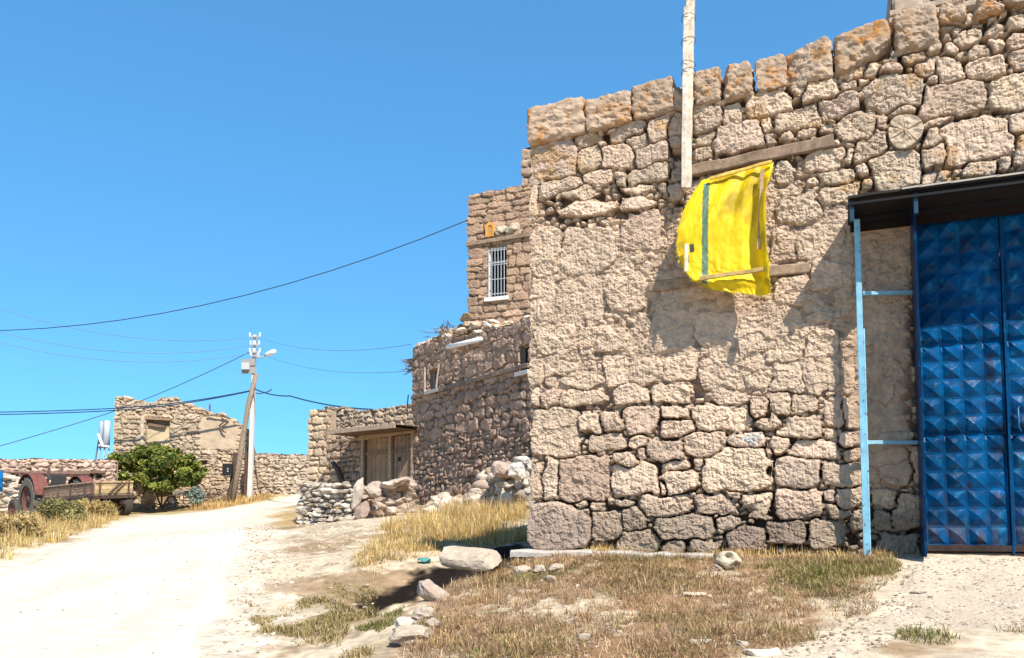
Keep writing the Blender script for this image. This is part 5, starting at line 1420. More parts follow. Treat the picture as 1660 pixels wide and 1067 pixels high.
# ------------------------------------------------------------------ flatbed farm trailer
class Frame:
    def __init__(self, o, x): self.o = np.array(o); x = np.array(x); self.x = x / np.linalg.norm(x); self.y = np.cross((0, 0, 1), self.x); self.y /= np.linalg.norm(self.y)
    def __call__(self, x, y, z): return self.o + self.x * x + self.y * y + np.array((0, 0, z))
def wheel(parent, c, axis, r, w, tyre_col, rim_col, lugs=0, name='wheel'):
    wl = empty(name, (0, 0, 0)); wl.parent = parent; wl.location = Vector(np.array(c) - world_loc(parent))
    m = MB(); m.ring(c, axis, [(-w / 2, r * .62), (-w / 2, r * .9), (-w * .36, r * .985), (0, r), (w * .36, r * .985), (w / 2, r * .9), (w / 2, r * .62)], 30, tyre_col)
    if lugs:
        ax = np.array(axis) / np.linalg.norm(axis); a = np.cross(ax, (0, 0, 1)); a /= np.linalg.norm(a); b_ = np.cross(ax, a)
        for k in range(lugs):
            t = 2 * math.pi * k / lugs
            for s in (-1, 1):
                t2 = t + s * .09; e = a * math.cos(t2) + b_ * math.sin(t2); e2 = a * math.cos(t2 + .12) + b_ * math.sin(t2 + .12)
                m.box(c + ax * s * w * .46 + e * r * .96, c + ax * s * w * .03 + e2 * r * 1.01, .05, .07, e, tyre_col)
    m.build('tyre', M['rubber'], wl, False)
    m = MB(); m.ring(c, axis, [(-w * .42, r * .63), (-w * .40, r * .55), (-w * .2, r * .5), (-w * .18, r * .2), (-w * .34, r * .16), (-w * .34, 0)], 24, rim_col)
    m.ring(c, axis, [(w * .42, r * .63), (w * .40, r * .55), (w * .2, r * .5), (w * .18, r * .2), (w * .34, r * .16), (w * .34, 0)], 24, rim_col); m.build('rim', M['iron'], wl, True)
    return wl
M['rubber'] = mat('dusty_rubber', None, .9, .25, 12, .2, 40, .01)
T1 = at(153, 801, 24.5); T0 = T1 + np.array((-.82, .57, 0)) * 2.75; T0[2] = at(74, 808, 26.05)[2]
gT = gzs(T0[0], T0[1])
TF = Frame((T0[0], T0[1], 0), (T1[0] - T0[0], T1[1] - T0[1], 0)); TL = float(np.hypot(*(T1 - T0)[:2]))
zl, zr_ = T0[2], T1[2]
def tz(x): return zl + (zr_ - zl) * x / TL
# the near side is y = 0; the bed reaches back to y = 2
trl = empty('farm_trailer', tuple(TF(TL / 2, .58, gT)), 'weathered wooden flatbed farm trailer parked behind dry weeds at the left', 'trailer')
bh = .34; WT = 1.15
def board_side(name, p, q, h, nrm, col, seed, n=4):
    m = MB()
    for k in range(n):
        up_ = np.array((0, 0, (k + .5) * h / n))
        wood_bar(m, p + up_, q + up_, h / n - .01, .04, nrm, np.array(col) * (1 + .12 * math.sin(seed + k * 2)), seed + k, 14, .004)
    return m.build(name, M['wood'], trl)
C00 = TF(0, 0, tz(0)); C10 = TF(TL, 0, tz(TL)); C11 = TF(TL, WT, tz(TL) + .07); C01 = TF(0, WT, tz(0) + .05)
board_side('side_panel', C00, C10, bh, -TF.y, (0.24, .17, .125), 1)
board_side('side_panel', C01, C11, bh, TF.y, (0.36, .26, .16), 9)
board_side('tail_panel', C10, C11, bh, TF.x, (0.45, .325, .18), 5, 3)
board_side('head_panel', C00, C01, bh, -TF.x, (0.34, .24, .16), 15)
m = MB(); m.add([C00, C10, C11, C01] + [c - np.array((0, 0, .05)) for c in (C00, C10, C11, C01)], [(0, 1, 2, 3), (7, 6, 5, 4), (0, 4, 5, 1), (1, 5, 6, 2), (2, 6, 7, 3), (3, 7, 4, 0)], (0.30, .22, .14)); m.build('bed_floor', M['wood'], trl)
dz = np.array((0, 0, 1.0))
m = MB()
for f_ in (0, .3, .7, 1): m.box(C00 * (1 - f_) + C01 * f_ - dz * .11, C10 * (1 - f_) + C11 * f_ - dz * .11, .08, .12, (0, 0, 1), (0.055, .038, .03))
m.box(C10 - dz * .09, C11 - dz * .09, .08, .10, (0, 0, 1), (0.07, .045, .035)); m.build('chassis', M['iron'], trl)
m = MB(); o_ = -TF.y * .04
for f_ in (0.01, .30, .56, .84, .99):
    q = C00 * (1 - f_) + C10 * f_ + o_; m.box(q - dz * .06, q + dz * (bh + .03), .055, .03, TF.x, (0.10, .06, .045))
m.box(C00 + o_ + dz * bh, C10 + o_ + dz * bh, .04, .03, (0, 0, 1), (0.42, .31, .24))
o_ = TF.x * .04
def tp(f_, h): return C10 * (1 - f_) + C11 * f_ + o_ + dz * h
m.box(tp(.35, .0), tp(.70, bh + .01), .045, .03, TF.y, (0.09, .055, .04)); m.box(tp(.50, .0), tp(.82, bh), .035, .03, TF.y, (0.09, .055, .04)); m.box(tp(.88, -.1), tp(.88, bh + .04), .05, .04, TF.y, (0.10, .06, .045)); m.box(tp(.12, -.06), tp(.12, bh + .02), .05, .04, TF.y, (0.12, .08, .05))
m.box(tp(0, bh), tp(1, bh), .03, .05, (0, 0, 1), (0.44, .30, .17)); m.build('stanchion', M['iron'], trl)
for x, y in ((TL * .42, .08), (TL * .42, WT - .08), (TL * .90, .08), (TL * .90, WT - .08)):
    g_ = gzs(*TF(x, y, 0)[:2]); r = .33; wheel(trl, TF(x, y, g_ + r), TF.y, r, .22, (0.055, .048, .042), (0.20, .13, .10))
m = MB()
for x in (TL * .42, TL * .90):
    g_ = gzs(*TF(x, .6, 0)[:2]); m.box(TF(x, .1, g_ + .33), TF(x, WT - .1, g_ + .33), .10, .10, (0, 0, 1), (0.06, .04, .03))
    for y in (.3, WT - .3):
        m.box(TF(x - .4, y, tz(x) - .2), TF(x + .4, y, tz(x) - .2), .07, .10, (0, 0, 1), (0.08, .05, .04)); m.box(TF(x, y, g_ + .33), TF(x, y, tz(x) - .1), .08, .08, TF.x, (0.08, .05, .04))
g_ = gzs(*TF(0, .6, 0)[:2]); m.box(TF(-.9, .6, g_ + .42), TF(TL * .42, .6, g_ + .42), .09, .09, (0, 0, 1), (0.09, .05, .04)); m.build('axle', M['iron'], trl)

# ------------------------------------------------------------------ old red tractor
RB = at(58, 847, 26.6); g_t = gzs(RB[0], RB[1])
KF = Frame((RB[0] - .15, RB[1], g_t), (.75, -.66, 0))
tr = empty('farm_tractor', tuple(KF(-.6, .7, 0)), 'old red farm tractor with big rear wheels parked before the trailer', 'tractor')
RED = (0.12, .045, .036)
for y in (0.0, 1.45): wheel(tr, KF(0, y, .68), KF.y, .68, .36, (0.13, .12, .10), (0.12, .055, .045), lugs=18, name='rear_wheel')
for y in (0.12, 1.30): wheel(tr, KF(-1.75, y, .38), KF.y, .38, .19, (0.075, .068, .06), (0.15, .055, .045), name='front_wheel')
for y in (0.0, 1.45):
    m = MB(); n = 12; vs = []
    for k in range(n):
        t = math.radians(10 + 130 * k / (n - 1)); rr = .80
        for yy in (y - .20, y + .20): vs.append(KF(rr * math.cos(t), yy, .68 + rr * math.sin(t)))
    vs2 = [v - np.array((0, 0, .025)) for v in vs]
    fs = [(2 * k, 2 * k + 1, 2 * k + 3, 2 * k + 2) for k in range(n - 1)]; N2 = 2 * n
    fs += [(b_ + N2, a_ + N2, d_ + N2, c_ + N2) for a_, b_, c_, d_ in [(f[0], f[1], f[3], f[2]) for f in fs]]
    fs += [(2 * k, 2 * k + 2, N2 + 2 * k + 2, N2 + 2 * k) for k in range(n - 1)] + [(2 * k + 1, N2 + 2 * k + 1, N2 + 2 * k + 3, 2 * k + 3) for k in range(n - 1)]
    m.add(vs + vs2, fs, (0.17, .06, .048)); m.build('fender', M['iron'], tr)
m = MB(); m.box(KF(-.75, .72, 1.02), KF(-2.15, .72, .98), .52, .50, (0, 0, 1), RED, taper=.9); m.build('bonnet', M['iron'], tr, bevel=.05)
m = MB(); m.box(KF(.25, .72, .66), KF(-1.9, .72, .62), .40, .36, (0, 0, 1), (0.10, .06, .05)); m.build('engine_block', M['iron'], tr, bevel=.02)
m = MB(); m.box(KF(-1.75, .1, .40), KF(-1.75, 1.32, .40), .09, .09, (0, 0, 1), (0.12, .06, .05)); m.box(KF(0, .1, .68), KF(0, 1.35, .68), .16, .16, (0, 0, 1), (0.12, .06, .05)); m.build('axle', M['iron'], tr)
m = MB(); m.box(KF(.02, .72, 1.12), KF(-.35, .72, 1.10), .46, .10, (0, 0, 1), (0.05, .05, .05)); m.box(KF(.08, .72, 1.12), KF(.14, .72, 1.48), .44, .08, KF.x, (0.05, .05, .05)); m.build('seat', M['rubber'], tr, bevel=.02)
m = MB(); cw = KF(-.72, .72, 1.42); m.tube([KF(-.85, .72, 1.1), cw], .02, 6, (0.05, .05, .05)); axw = cw - KF(-.85, .72, 1.1); axw /= np.linalg.norm(axw); aa = np.cross(axw, KF.y); pts = [cw + (KF.y * math.cos(t) + aa * math.sin(t)) * .2 for t in np.linspace(0, 2 * math.pi, 21)]; m.tube(pts, .016, 6, (0.05, .05, .05)); m.build('steering_wheel', M['rubber'], tr)
m = MB(); m.tube([KF(-1.2, .9, 1.2), KF(-1.2, .9, 1.85)], .035, 8, (0.10, .07, .06)); m.build('exhaust', M['iron'], tr)
m = MB(); m.box(KF(-2.17, .5, 1.02), KF(-2.22, .5, 1.02), .14, .14, (0, 0, 1), (0.5, .48, .42)); m.build('headlight', M['plain'], tr, bevel=.02)
# posts and rail of a lean-to frame in front of the barn
rf = empty('rail_frame', tuple(at(60, 800, 31)), 'rusty pipe frame with thin uprights standing between tractor and barn', 'frame')
m = MB(); m.tube([at(-30, 766, 31), at(145, 768.5, 31)], .045, 7, (0.16, .09, .07)); m.build('top_rail', M['iron'], rf, True)
for px, y1 in ((33, 836), (92, 800), (123, 790), (-20, 840)):
    m = MB(); q = at(px, 767, 31); m.tube([q, (q[0], q[1], gzs(q[0], q[1]) - .1)], .05 if px == 33 else .03, 7, (0.14, .07, .055)); m.build('upright', M['iron'], rf, True)
# blue barrel cut by the left edge
bl = empty('plastic_barrel', tuple(at(-6, 800, 24)), 'bright blue plastic barrel cut by the left picture edge', 'barrel')
c = at(-9, 803, 24); m = MB(); m.ring(c, (0, 0, 1), [(0, 0), (0, .16), (.04, .185), (.22, .19), (.24, .20), (.26, .19), (.44, .19), (.46, .20), (.48, .19), (.64, .185), (.68, .16), (.68, 0)], 24, (0.005, .16, .45)); m.build('drum', M['paint'], bl, True)
m = MB(); gb_ = gzs(c[0], c[1]); rgb = np.random.RandomState(6); z_ = gb_ - .1; k = 0
while z_ < c[2] - .02:
    h_ = .24; v, f = rock_geo((c[0], c[1], z_ + h_ / 2), (.62, .6, h_ + .06), 80 + k, n=3.5, sub=3, rot=(0, 0, k * .7)); m.add(v, f, (0.50, .42, .33)); z_ += h_; k += 1
tag(m.build('stone_stack', M['rock']), 'stack of pale stones under the blue barrel at the left edge', 'stone stack')

# ------------------------------------------------------------------ tree in front of the ruin, scrap, woodpile
def leaf_cloud(m, centers, radii, count, lsize, cols, seed, up=.3, squash=.75):
    rg = np.random.RandomState(seed)
    w = np.array(radii) ** 2; w = w / w.sum(); idx = rg.choice(len(centers), count, p=w)
    d = rg.normal(size=(count, 3)); d /= np.linalg.norm(d, axis=1)[:, None]
    r = rg.rand(count) ** .45
    P = np.array(centers)[idx] + d * (np.array(radii)[idx] * r)[:, None] * np.array((1, 1, squash))
    nrm = d * .6 + rg.normal(size=(count, 3)) * .6 + np.array((0, -.2, up)); nrm /= np.linalg.norm(nrm, axis=1)[:, None]
    t = np.cross(nrm, rg.normal(size=(count, 3))); t /= np.linalg.norm(t, axis=1)[:, None]; b_ = np.cross(nrm, t)
    L = lsize * rg.uniform(.6, 1.3, count)[:, None]
    V = np.stack([P - t * L, P + b_ * L * .45, P + t * L, P - b_ * L * .45], 1).reshape(-1, 3)
    F = np.arange(count * 4).reshape(-1, 4)
    clump = rg.uniform(.7, 1.25, len(centers))[idx]
    c = np.array(cols)[rg.randint(len(cols), size=count)] * (clump * rg.uniform(.75, 1.25, count))[:, None]
    m.add(V, F, np.repeat(c, 4, 0))
def leaf_mat(name):
    m = bpy.data.materials.new(name); n, b = nodes(m)
    a = n.nodes.new('ShaderNodeAttribute'); a.attribute_name = 'col'; n.links.new(a.outputs['Color'], b.inputs['Base Color']); b.inputs['Roughness'].default_value = .6; b.inputs['Specular IOR Level'].default_value = .25
    tr_ = n.nodes.new('ShaderNodeBsdfTranslucent'); n.links.new(a.outputs['Color'], tr_.inputs['Color']); mx = n.nodes.new('ShaderNodeMixShader'); mx.inputs[0].default_value = .25
    n.links.new(b.outputs[0], mx.inputs[1]); n.links.new(tr_.outputs[0], mx.inputs[2]); n.links.new(mx.outputs[0], n.nodes['Material Output'].inputs['Surface'])
    return m
M['leaf'] = leaf_mat('leaf')
tree = empty('low_tree', tuple(at(262, 818, 36.2)), 'spreading dark green tree overhanging the front of the ruined house', 'tree')
cp = [(178, 757, 11), (186, 742, 10), (190, 752, 13), (205, 745, 15), (222, 741, 17), (240, 735, 16), (255, 733, 15), (240, 755, 18), (262, 752, 20), (280, 748, 19), (298, 752, 17), (310, 760, 13), (316, 770, 9), (300, 768, 14), (270, 770, 14), (245, 765, 12), (215, 757, 13), (184, 760, 8), (228, 728, 9), (285, 736, 11), (320, 752, 6), (252, 724, 8), (270, 730, 9), (200, 770, 9), (225, 774, 10), (255, 782, 9), (285, 780, 10), (180, 748, 9), (308, 742, 8), (238, 782, 8), (268, 784, 8), (300, 782, 8), (196, 776, 11), (212, 784, 9), (314, 780, 10), (326, 770, 7), (284, 788, 7), (250, 788, 7), (262, 791, 8), (275, 792, 7), (240, 790, 7), (330, 762, 6), (172, 762, 8)]
cen = [at(x, y, 36.0 + .5 * math.sin(x)) for x, y, r in cp]; rad = [r * 36 / FOC * 1.0 for x, y, r in cp]
m = MB(); leaf_cloud(m, cen, rad, 12500, .115, [(0.075, .11, .018), (0.12, .155, .025), (0.19, .215, .04), (0.035, .055, .012), (0.30, .28, .06), (0.22, .24, .04)], 7); m.build('crown', M['leaf'], tree)
m = MB(); base_ = at(262, 820, 36.3)
for k, (x, y) in enumerate(((262, 775), (228, 768), (296, 770))):
    e = at(x, y, 36.2); m.tube([base_ + (0, 0, -.1), base_ * .5 + e * .5 + np.array((.1 * math.sin(k), 0, .15)), e], [.05, .04, .025], 7, (0.06, .045, .035), jit=.04)
m.build('trunk', M['wood'], tree, True)
# woodpile left of the ruin's doorway
m = MB(); rg = np.random.RandomState(9)
for k in range(110):
    x = rg.uniform(214, 246); y = rg.uniform(777, 816); c = at(x, y, 37.2 + rg.uniform(-.1, .1)); r = rg.uniform(.05, .09)
    m.tube([c + (0, -.25, 0), c + (0, .5, rg.uniform(-.03, .03))], r, 7, np.array((0.46, .36, .25)) * rg.uniform(.55, 1.2))
tag(m.build('woodpile', M['wood']), 'stacked firewood pile left of the ruin doorway under the tree', 'woodpile')
# scrap beside the doorway
sc_ = empty('wheelbarrow', tuple(at(292, 822, 36)), 'white scrap wheelbarrow dumped in front of the ruin doorway', 'wheelbarrow')
m = MB(); a0 = at(280, 800, 36); a1 = at(303, 800, 36)
rim = [a0 + (0, -.25, .10), a1 + (0, -.25, .12), a1 + (0, .3, .12), a0 + (0, .3, .10)]; bot_ = [p * .6 + (a0 + a1) * .2 + np.array((0, 0, -.14)) for p in rim]
m.add(rim + bot_, [(0, 1, 5, 4), (1, 2, 6, 5), (2, 3, 7, 6), (3, 0, 4, 7), (4, 5, 6, 7)], (0.66, .64, .60)); m.build('tray', M['plain'], sc_)
m = MB()
for y in (-.2, .25): m.tube([a0 + (-.1, y, -.1), a1 + (.25, y, .05)], .02, 6, (0.25, .2, .17)); m.tube([a0 * .4 + a1 * .6 + np.array((0, y, -.05)), a0 * .35 + a1 * .65 + np.array((0, y, -.45))], .02, 6, (0.25, .2, .17))
m.build('handle', M['iron'], sc_); wheel(sc_, a0 + np.array((-.05, .02, -.28)), (0, 1, 0), .19, .08, (0.06, .055, .05), (0.3, .22, .18))
nb = empty('pale_shrub', tuple(at(316, 815, 36.0)), 'grey green pale shrub growing beside the scrap wheelbarrow', 'shrub')
m = MB(); leaf_cloud(m, [at(x, y, 35.9) for x, y in ((308, 802), (318, 795), (326, 803), (314, 812), (322, 812))], [.22, .25, .2, .2, .2], 1500, .05, [(0.32, .40, .34), (0.22, .30, .24), (0.40, .46, .40)], 8); m.build('foliage', M['leaf'], nb)
m = MB()
for k in range(14): rgk = np.random.RandomState(k); p = at(316, 818, 36.0); m.tube([p, p + np.array((rgk.uniform(-.3, .3), 0, rgk.uniform(.3, .6)))], .008, 4, (0.25, .2, .15))
m.build('stem', M['wood'], nb)
m = MB(); rg = np.random.RandomState(19)
for k in range(60):
    p = at(rg.uniform(318, 362), rg.uniform(800, 818), 36.6); q = p + np.array((rg.uniform(-.6, .6), rg.uniform(-.2, .2), rg.uniform(.0, .5))); m.tube([p, q], [.022, .008], 4, np.array((0.22, .16, .11)) * rg.uniform(.6, 1.3))
tag(m.build('brush_pile', M['wood']), 'pile of dead branches against the ruin beside the meter box', 'brush pile')
# ------------------------------------------------------------------ grass, weeds, pebbles (nobody could count them)
def blades(name, pts, length, width, cols, seed, lean=.6, label=None, tuft=None, kind='stuff', spread=.28, ang=None, hmul=None):
    rg = np.random.RandomState(seed); n = len(pts)
    if n == 0: print('EMPTY', name, seed); return None
    ang = rg.uniform(0, 2 * math.pi, n) if ang is None else ang; ln = rg.uniform(*length, n) if isinstance(length, tuple) else length * rg.uniform(.6, 1.3, n)
    if hmul is not None: ln = ln * hmul
    le = np.clip(rg.normal(lean, spread, n), 0, 1.5)
    d = np.stack([np.cos(ang), np.sin(ang), np.zeros(n)], 1)
    u = np.stack([-np.sin(ang), np.cos(ang), np.zeros(n)], 1)
    w = width * rg.uniform(.7, 1.3, n)[:, None]
    mid = pts + (d * np.sin(le * .6)[:, None] + np.array((0, 0, 1)) * np.cos(le * .6)[:, None]) * (ln * .55)[:, None]
    tip = mid + (d * np.sin(le * 1.25)[:, None] + np.array((0, 0, 1)) * np.cos(le * 1.25)[:, None]) * (ln * .5)[:, None]
    V = np.stack([pts - u * w, pts + u * w, mid + u * w * .75, mid - u * w * .75, tip], 1).reshape(-1, 3)
    k = np.arange(n)[:, None] * 5
    c = np.array(cols)[rg.randint(len(cols), size=n)] * rg.uniform(.75, 1.25, n)[:, None]
    if tuft is not None: c = c * tuft[:, None]
    m = MB(); m.add(V, k + np.array([[0, 1, 2, 3]]), np.repeat(c, 5, 0)); m.f.append(k + np.array([[3, 2, 4]])); m.mi.append(np.zeros(n, np.int32))
    o = m.build(name, M['straw']); return tag(o, kind=kind)
M['straw'] = leaf_mat('dry_straw')
def scatter(poly, n, seed, ok=None, clump=None, y_power=1.0):
    rg = np.random.RandomState(seed); poly = np.asarray(poly); lo = poly.min(0); hi = poly.max(0); out = np.zeros((0, 2))
    while len(out) < n:
        q = lo + rg.rand(n * 3, 2) * (hi - lo)
        k = poly_sd(q[:, 0], q[:, 1], poly) + .25 * fbm2(q[:, 0] * 1.5, q[:, 1] * 1.5, 3, seed) < 0
        if clump: k &= fbm2(q[:, 0] * clump[0], q[:, 1] * clump[0], 4, seed + 3) > clump[1] + .5 * (rg.rand(len(q)) - .5)
        if ok is not None: k &= ok(q[:, 0], q[:, 1])
        if k.sum() == 0: break
        out = np.concatenate([out, q[k]])
    out = out[:n]
    return np.concatenate([out, gh(out[:, 0], out[:, 1])[:, None] - .004], 1)
def tussocks(poly, n, per, rad, seed, ok=None, clump=None):
    """blades fanned out from tuft hearts: points, heading of each blade, height factor, tone factor"""
    c = scatter(poly, n, seed, ok, clump); n = len(c); rg = np.random.RandomState(seed + 1)
    k = rg.poisson(per, n) + 3; idx = np.repeat(np.arange(n), k); N = len(idx)
    sz = rg.lognormal(0, .4, n)[idx]
    a = rg.uniform(0, 2 * math.pi, N); r = rad * sz * np.sqrt(rg.rand(N))
    x = c[idx, 0] + r * np.cos(a); y = c[idx, 1] + r * np.sin(a)
    P = np.stack([x, y, gh(x, y) - .006], 1)
    return P, a + rg.normal(0, .5, N), np.clip(sz, .5, 2.0) * rg.uniform(.5, 1.15, N), np.clip(rg.normal(1, .18, n), .6, 1.4)[idx]
off_path = lambda x, y: (path_sd(x, y) > .05) & (road_sd(x, y) > .05) & (((x - FW.p0[0]) * FW.n[0] + (y - FW.p0[1]) * FW.n[1]) > .02)
BK = [(0.30, .175, .10), (0.36, .22, .125), (0.22, .13, .075), (0.48, .34, .20), (0.33, .20, .125)]
p = scatter(BANK, 27000, 1, off_path, (2.2, .06)); tb_ = .95 + .9 * fbm2(p[:, 0] * 2.1, p[:, 1] * 2.6, 4, 19); blades('dry_grass', p, (.02, .09), .0022, BK + [(0.60, .46, .28), (0.50, .36, .17)], 2, lean=1.3, tuft=np.clip(tb_, .5, 1.5))
p = scatter(BANK, 12000, 5, off_path, (1.6, .12)); blades('olive_grass', p, (.02, .09), .0028, [(0.17, .17, .045), (0.24, .21, .07), (0.13, .13, .04), (0.30, .24, .09)], 6, lean=1.05)
P_, A_, H_, T_ = tussocks(BANK, 750, 15, .03, 61, off_path, (1.8, .0))
blades('dry_grass', P_, (.05, .12), .0022, BK + [(0.56, .42, .22), (0.48, .36, .16)], 62, lean=.8, spread=.4, tuft=T_, ang=A_, hmul=H_)
p = scatter(BANK, 3500, 71, off_path); blades('dry_grass', p, (.06, .16), .0020, [(0.62, .48, .28), (0.50, .36, .19), (0.40, .26, .14)], 72, lean=1.45, spread=.12)
P_, A_, H_, T_ = tussocks(gpoly([(470, 858), (600, 850), (640, 880), (610, 925), (560, 950), (470, 930), (425, 900)]), 150, 14, .06, 63, off_path, (1.2, .08))
blades('low_growth', P_, (.04, .12), .0036, [(0.50, .36, .16), (0.38, .30, .12), (0.28, .23, .08)], 64, lean=.85, spread=.4, tuft=T_, ang=A_, hmul=H_)
# greener strip towards the gate
gp = gpoly([(1210, 915), (1480, 908), (1500, 930), (1420, 975), (1330, 990), (1240, 960)])
p = scatter(gp, 8500, 7, off_path, (2.4, .04)); blades('green_grass', p, (.02, .10), .0028, [(0.16, .17, .045), (0.24, .22, .07), (0.38, .31, .13), (0.48, .38, .18)], 8, lean=.95)
gp = gpoly([(1480, 1022), (1560, 1018), (1659, 1026)]).tolist() + [(4.6, 5.4), (4.4, 4.6)] + gpoly([(1600, 1056), (1440, 1062)]).tolist()
p = scatter(gp, 4500, 9, None, (2.4, .05)); blades('green_grass', p, (.02, .08), .003, [(0.14, .16, .04), (0.22, .21, .07), (0.34, .25, .12)], 10, lean=.8)
# straw tufts at the wall foot
def tufts(px_list, n, L, seed, cols, name='dry_tuft'):
    rg = np.random.RandomState(seed); out = []
    for px, py, r in px_list:
        g = onground(px, py); a = rg.normal(size=(n, 2)) * r; xy = g[:2] + a; k = off_path(xy[:, 0], xy[:, 1]); xy = xy[k]
        out.append(np.concatenate([xy, gh(xy[:, 0], xy[:, 1])[:, None]], 1))
    return blades(name, np.concatenate(out), L, .0026, cols, seed, lean=.55)
GOLD = [(0.60, .40, .15), (0.70, .50, .22), (0.50, .32, .12), (0.76, .59, .31)]
tufts([(985, 893, .10), (975, 893, .07), (1262, 897, .10), (1284, 896, .08), (1310, 898, .12), (1220, 899, .12), (1180, 899, .15), (1400, 902, .14), (1340, 900, .12), (1460, 903, .12)], 220, (.03, .11), 11, GOLD)
tufts([(712, 1035, .10), (735, 1020, .08), (700, 1050, .08), (740, 955, .10), (800, 945, .10), (762, 975, .12), (870, 920, .06), (838, 916, .05)], 110, (.04, .11), 12, BK + GOLD)
# golden grass behind the corner
GG = gpoly([(852, 885), (735, 893), (650, 905), (600, 930), (575, 905), (605, 868), (640, 846), (700, 834), (760, 826), (850, 816)])
inside = lambda x, y: (road_sd(x, y) > .2) & ((x - H2.p0[0]) * H2.n[0] + (y - H2.p0[1]) * H2.n[1] > .1)
GA = GG.tolist()
off_shade = lambda x, y: poly_sd(x, y, LEDGE_SHADE) > .06
inside2 = lambda x, y: inside(x, y) & off_shade(x, y)
P_, A_, H_, T_ = tussocks(GA, 1300, 13, .07, 13, inside2, (1.1, -.06))
blades('golden_grass', P_, (.05, .16), .0036, GOLD + [(0.40, .33, .11), (0.30, .26, .09), (0.36, .26, .12)], 14, lean=.75, spread=.45, tuft=T_, ang=A_, hmul=H_)
p = scatter(GA, 6000, 113, inside2, (.9, -.10)); blades('golden_grass', p, (.03, .10), .0036, GOLD, 114, lean=1.2, spread=.3)
GH = gpoly([(852, 880), (800, 884), (730, 880), (640, 868), (620, 850), (700, 836), (852, 818)])
P_, A_, H_, T_ = tussocks(GH, 260, 26, .09, 15, inside2, (1.8, .10))
blades('golden_grass', P_, (.16, .34), .0036, GOLD + [(0.42, .34, .12)], 16, lean=.6, spread=.4, tuft=T_, ang=A_, hmul=H_)
tufts([(672, 868, .18), (662, 880, .15), (650, 862, .2), (735, 900, .10), (728, 892, .12)], 420, (.12, .34), 17, [(0.22, .19, .06), (0.40, .30, .10), (0.50, .38, .14)], 'weed_clump')
# low growth between road and ledge
MID = gpoly([(480, 852), (570, 848), (640, 850), (600, 880), (600, 930), (640, 985), (560, 1010), (600, 1066), (430, 1066), (400, 980), (412, 900), (440, 866)])
p = scatter(MID, 13000, 18, off_path, (2.0, .20)); blades('low_growth', p, (.02, .09), .0035, [(0.30, .24, .09), (0.42, .32, .15), (0.22, .19, .07), (0.48, .36, .20)], 19, lean=1.1)
LG = gpoly([(560, 1010), (640, 985), (660, 1000), (620, 1040), (560, 1020)]); p = scatter(LG, 1200, 20, off_path, (2.5, .0)); blades('green_grass', p, (.02, .07), .003, [(0.19, .19, .06), (0.30, .26, .10), (.14, .16, .05)], 21, lean=1.0)
# left verge weeds
VG = gpoly([(-40, 905), (0, 918), (60, 893), (120, 868), (185, 846), (196, 836), (150, 832), (100, 838), (40, 846), (-40, 850)])
P_, A_, H_, T_ = tussocks(VG, 1500, 18, .10, 22, lambda x, y: road_sd(x, y) > .12, (.6, -.14))
blades('verge_grass', P_, (.07, .26), .0055, GOLD + [(0.46, .35, .15), (0.36, .33, .12)], 23, lean=.7, spread=.45, tuft=T_, ang=A_, hmul=H_)
rg = np.random.RandomState(33)
def weed_bush(px, py, w, h, cnt, cols, label, seed):
    g = onground(px, py); r0 = np.random.RandomState(seed); m = MB()
    o = empty('weed_bush', (g[0], g[1], gzs(g[0], g[1])), label, 'bush', 'weed bushes on the left verge')
    cen = [np.array((g[0] + r0.uniform(-w, w) * .8, g[1] + r0.uniform(-.3, .3), g[2] + h * r0.uniform(.25, .75))) for k in range(10)]
    leaf_cloud(m, cen, [h * r0.uniform(.28, .45) for k in range(10)], cnt, .035, cols, seed, up=.2, squash=.9); m.build('foliage', M['straw'], o)
    m = MB()
    for k in range(40):
        q = g + np.array((r0.uniform(-w, w) * .4, r0.uniform(-.2, .2), -.03)); e = cen[k % 10] + r0.normal(size=3) * h * .2; m.tube([q, q * .4 + e * .6 + r0.normal(size=3) * .03, e], [.007, .006, .003], 4, np.array(cols[0]) * .7, cap=False)
    m.build('stem', M['wood'], o)
weed_bush(95, 852, .65, .62, 3500, [(0.26, .24, .09), (0.34, .29, .12), (0.20, .19, .07)], 'dull olive weed bush on the verge in front of the trailer', 40)
weed_bush(155, 842, .80, .55, 3500, [(0.46, .33, .13), (0.38, .29, .10), (0.55, .41, .18)], 'golden dry weed bush on the verge by the trailer wheels', 41)
weed_bush(40, 870, .55, .40, 2500, [(0.44, .32, .14), (0.50, .38, .18), (0.36, .27, .10)], 'low straw coloured weed bush nearest the road on the left verge', 42)
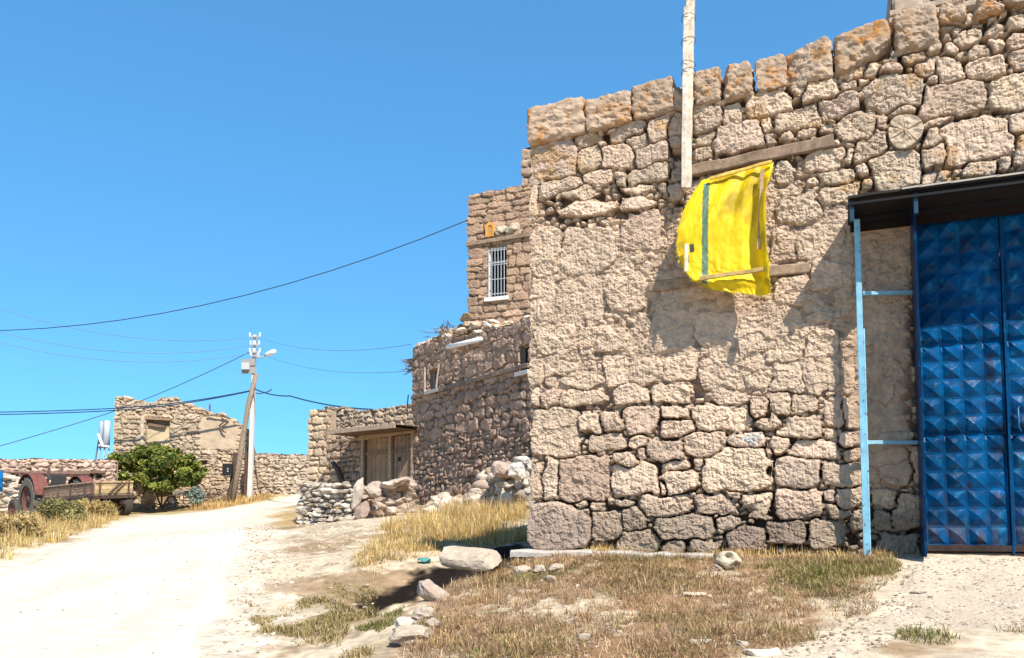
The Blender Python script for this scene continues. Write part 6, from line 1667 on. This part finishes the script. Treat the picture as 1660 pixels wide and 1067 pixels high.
FV = gpoly([(300, 828), (350, 825), (420, 812), (490, 800)]).tolist() + [(-8.5, 38.5), (-9.5, 37.9), (-14, 37.6)]
P_, A_, H_, T_ = tussocks(FV, 420, 14, .14, 24, lambda x, y: road_sd(x, y) > .2, (.5, -.1))
blades('verge_grass', P_, (.08, .28), .009, GOLD, 25, lean=.7, spread=.4, tuft=T_, ang=A_, hmul=H_)
# pebbles
def pebbles(name, pts, sz, cols, seed):
    rg = np.random.RandomState(seed); m = MB(); v0, f0 = ico(1)
    n = len(pts); s = rg.uniform(*sz, n) * rg.uniform(.5, 1, n)
    S = np.stack([s, s * rg.uniform(.6, 1, n), s * rg.uniform(.35, .7, n)], 1)
    R = 1 + .25 * rg.normal(size=(n, len(v0)))
    V = pts[:, None, :] + v0[None] * R[..., None] * S[:, None, :]; V[..., 2] += S[:, None, 2] * .5
    F = (np.arange(n)[:, None, None] * len(v0) + f0[None]).reshape(-1, 3)
    c = np.array(cols)[rg.randint(len(cols), size=n)] * rg.uniform(.8, 1.15, n)[:, None]
    m.add(V.reshape(-1, 3), F, np.repeat(c, len(v0), 0)); return tag(m.build(name, M['rock']), kind='stuff')
PC = [(0.48, .41, .32), (0.42, .34, .26), (0.56, .50, .41), (0.32, .25, .19)]
p = scatter(BANK, 900, 50, off_path); pebbles('pebbles', p, (.008, .028), PC, 51)
p = scatter(MID, 1000, 52, None, (1.2, .0)); pebbles('pebbles', p, (.008, .036), PC, 53)
PB = PATH.copy(); p = scatter(PB, 5200, 54); p[:, 2] += .006; pebbles('path_gravel', p, (.005, .020), PC, 55)
RP = gpoly([(40, 950), (180, 870), (400, 850), (400, 960), (360, 1066), (0, 1066)]); p = scatter(RP, 260, 56); p[:, 2] += .008; pebbles('road_pebbles', p, (.008, .022), PC, 57)
EP = gpoly([(395, 850), (440, 850), (450, 900), (440, 1066), (340, 1066), (370, 1000), (385, 930)]); p = scatter(EP, 700, 58); p[:, 2] += .006; pebbles('road_edge_pebbles', p, (.006, .026), PC, 59)
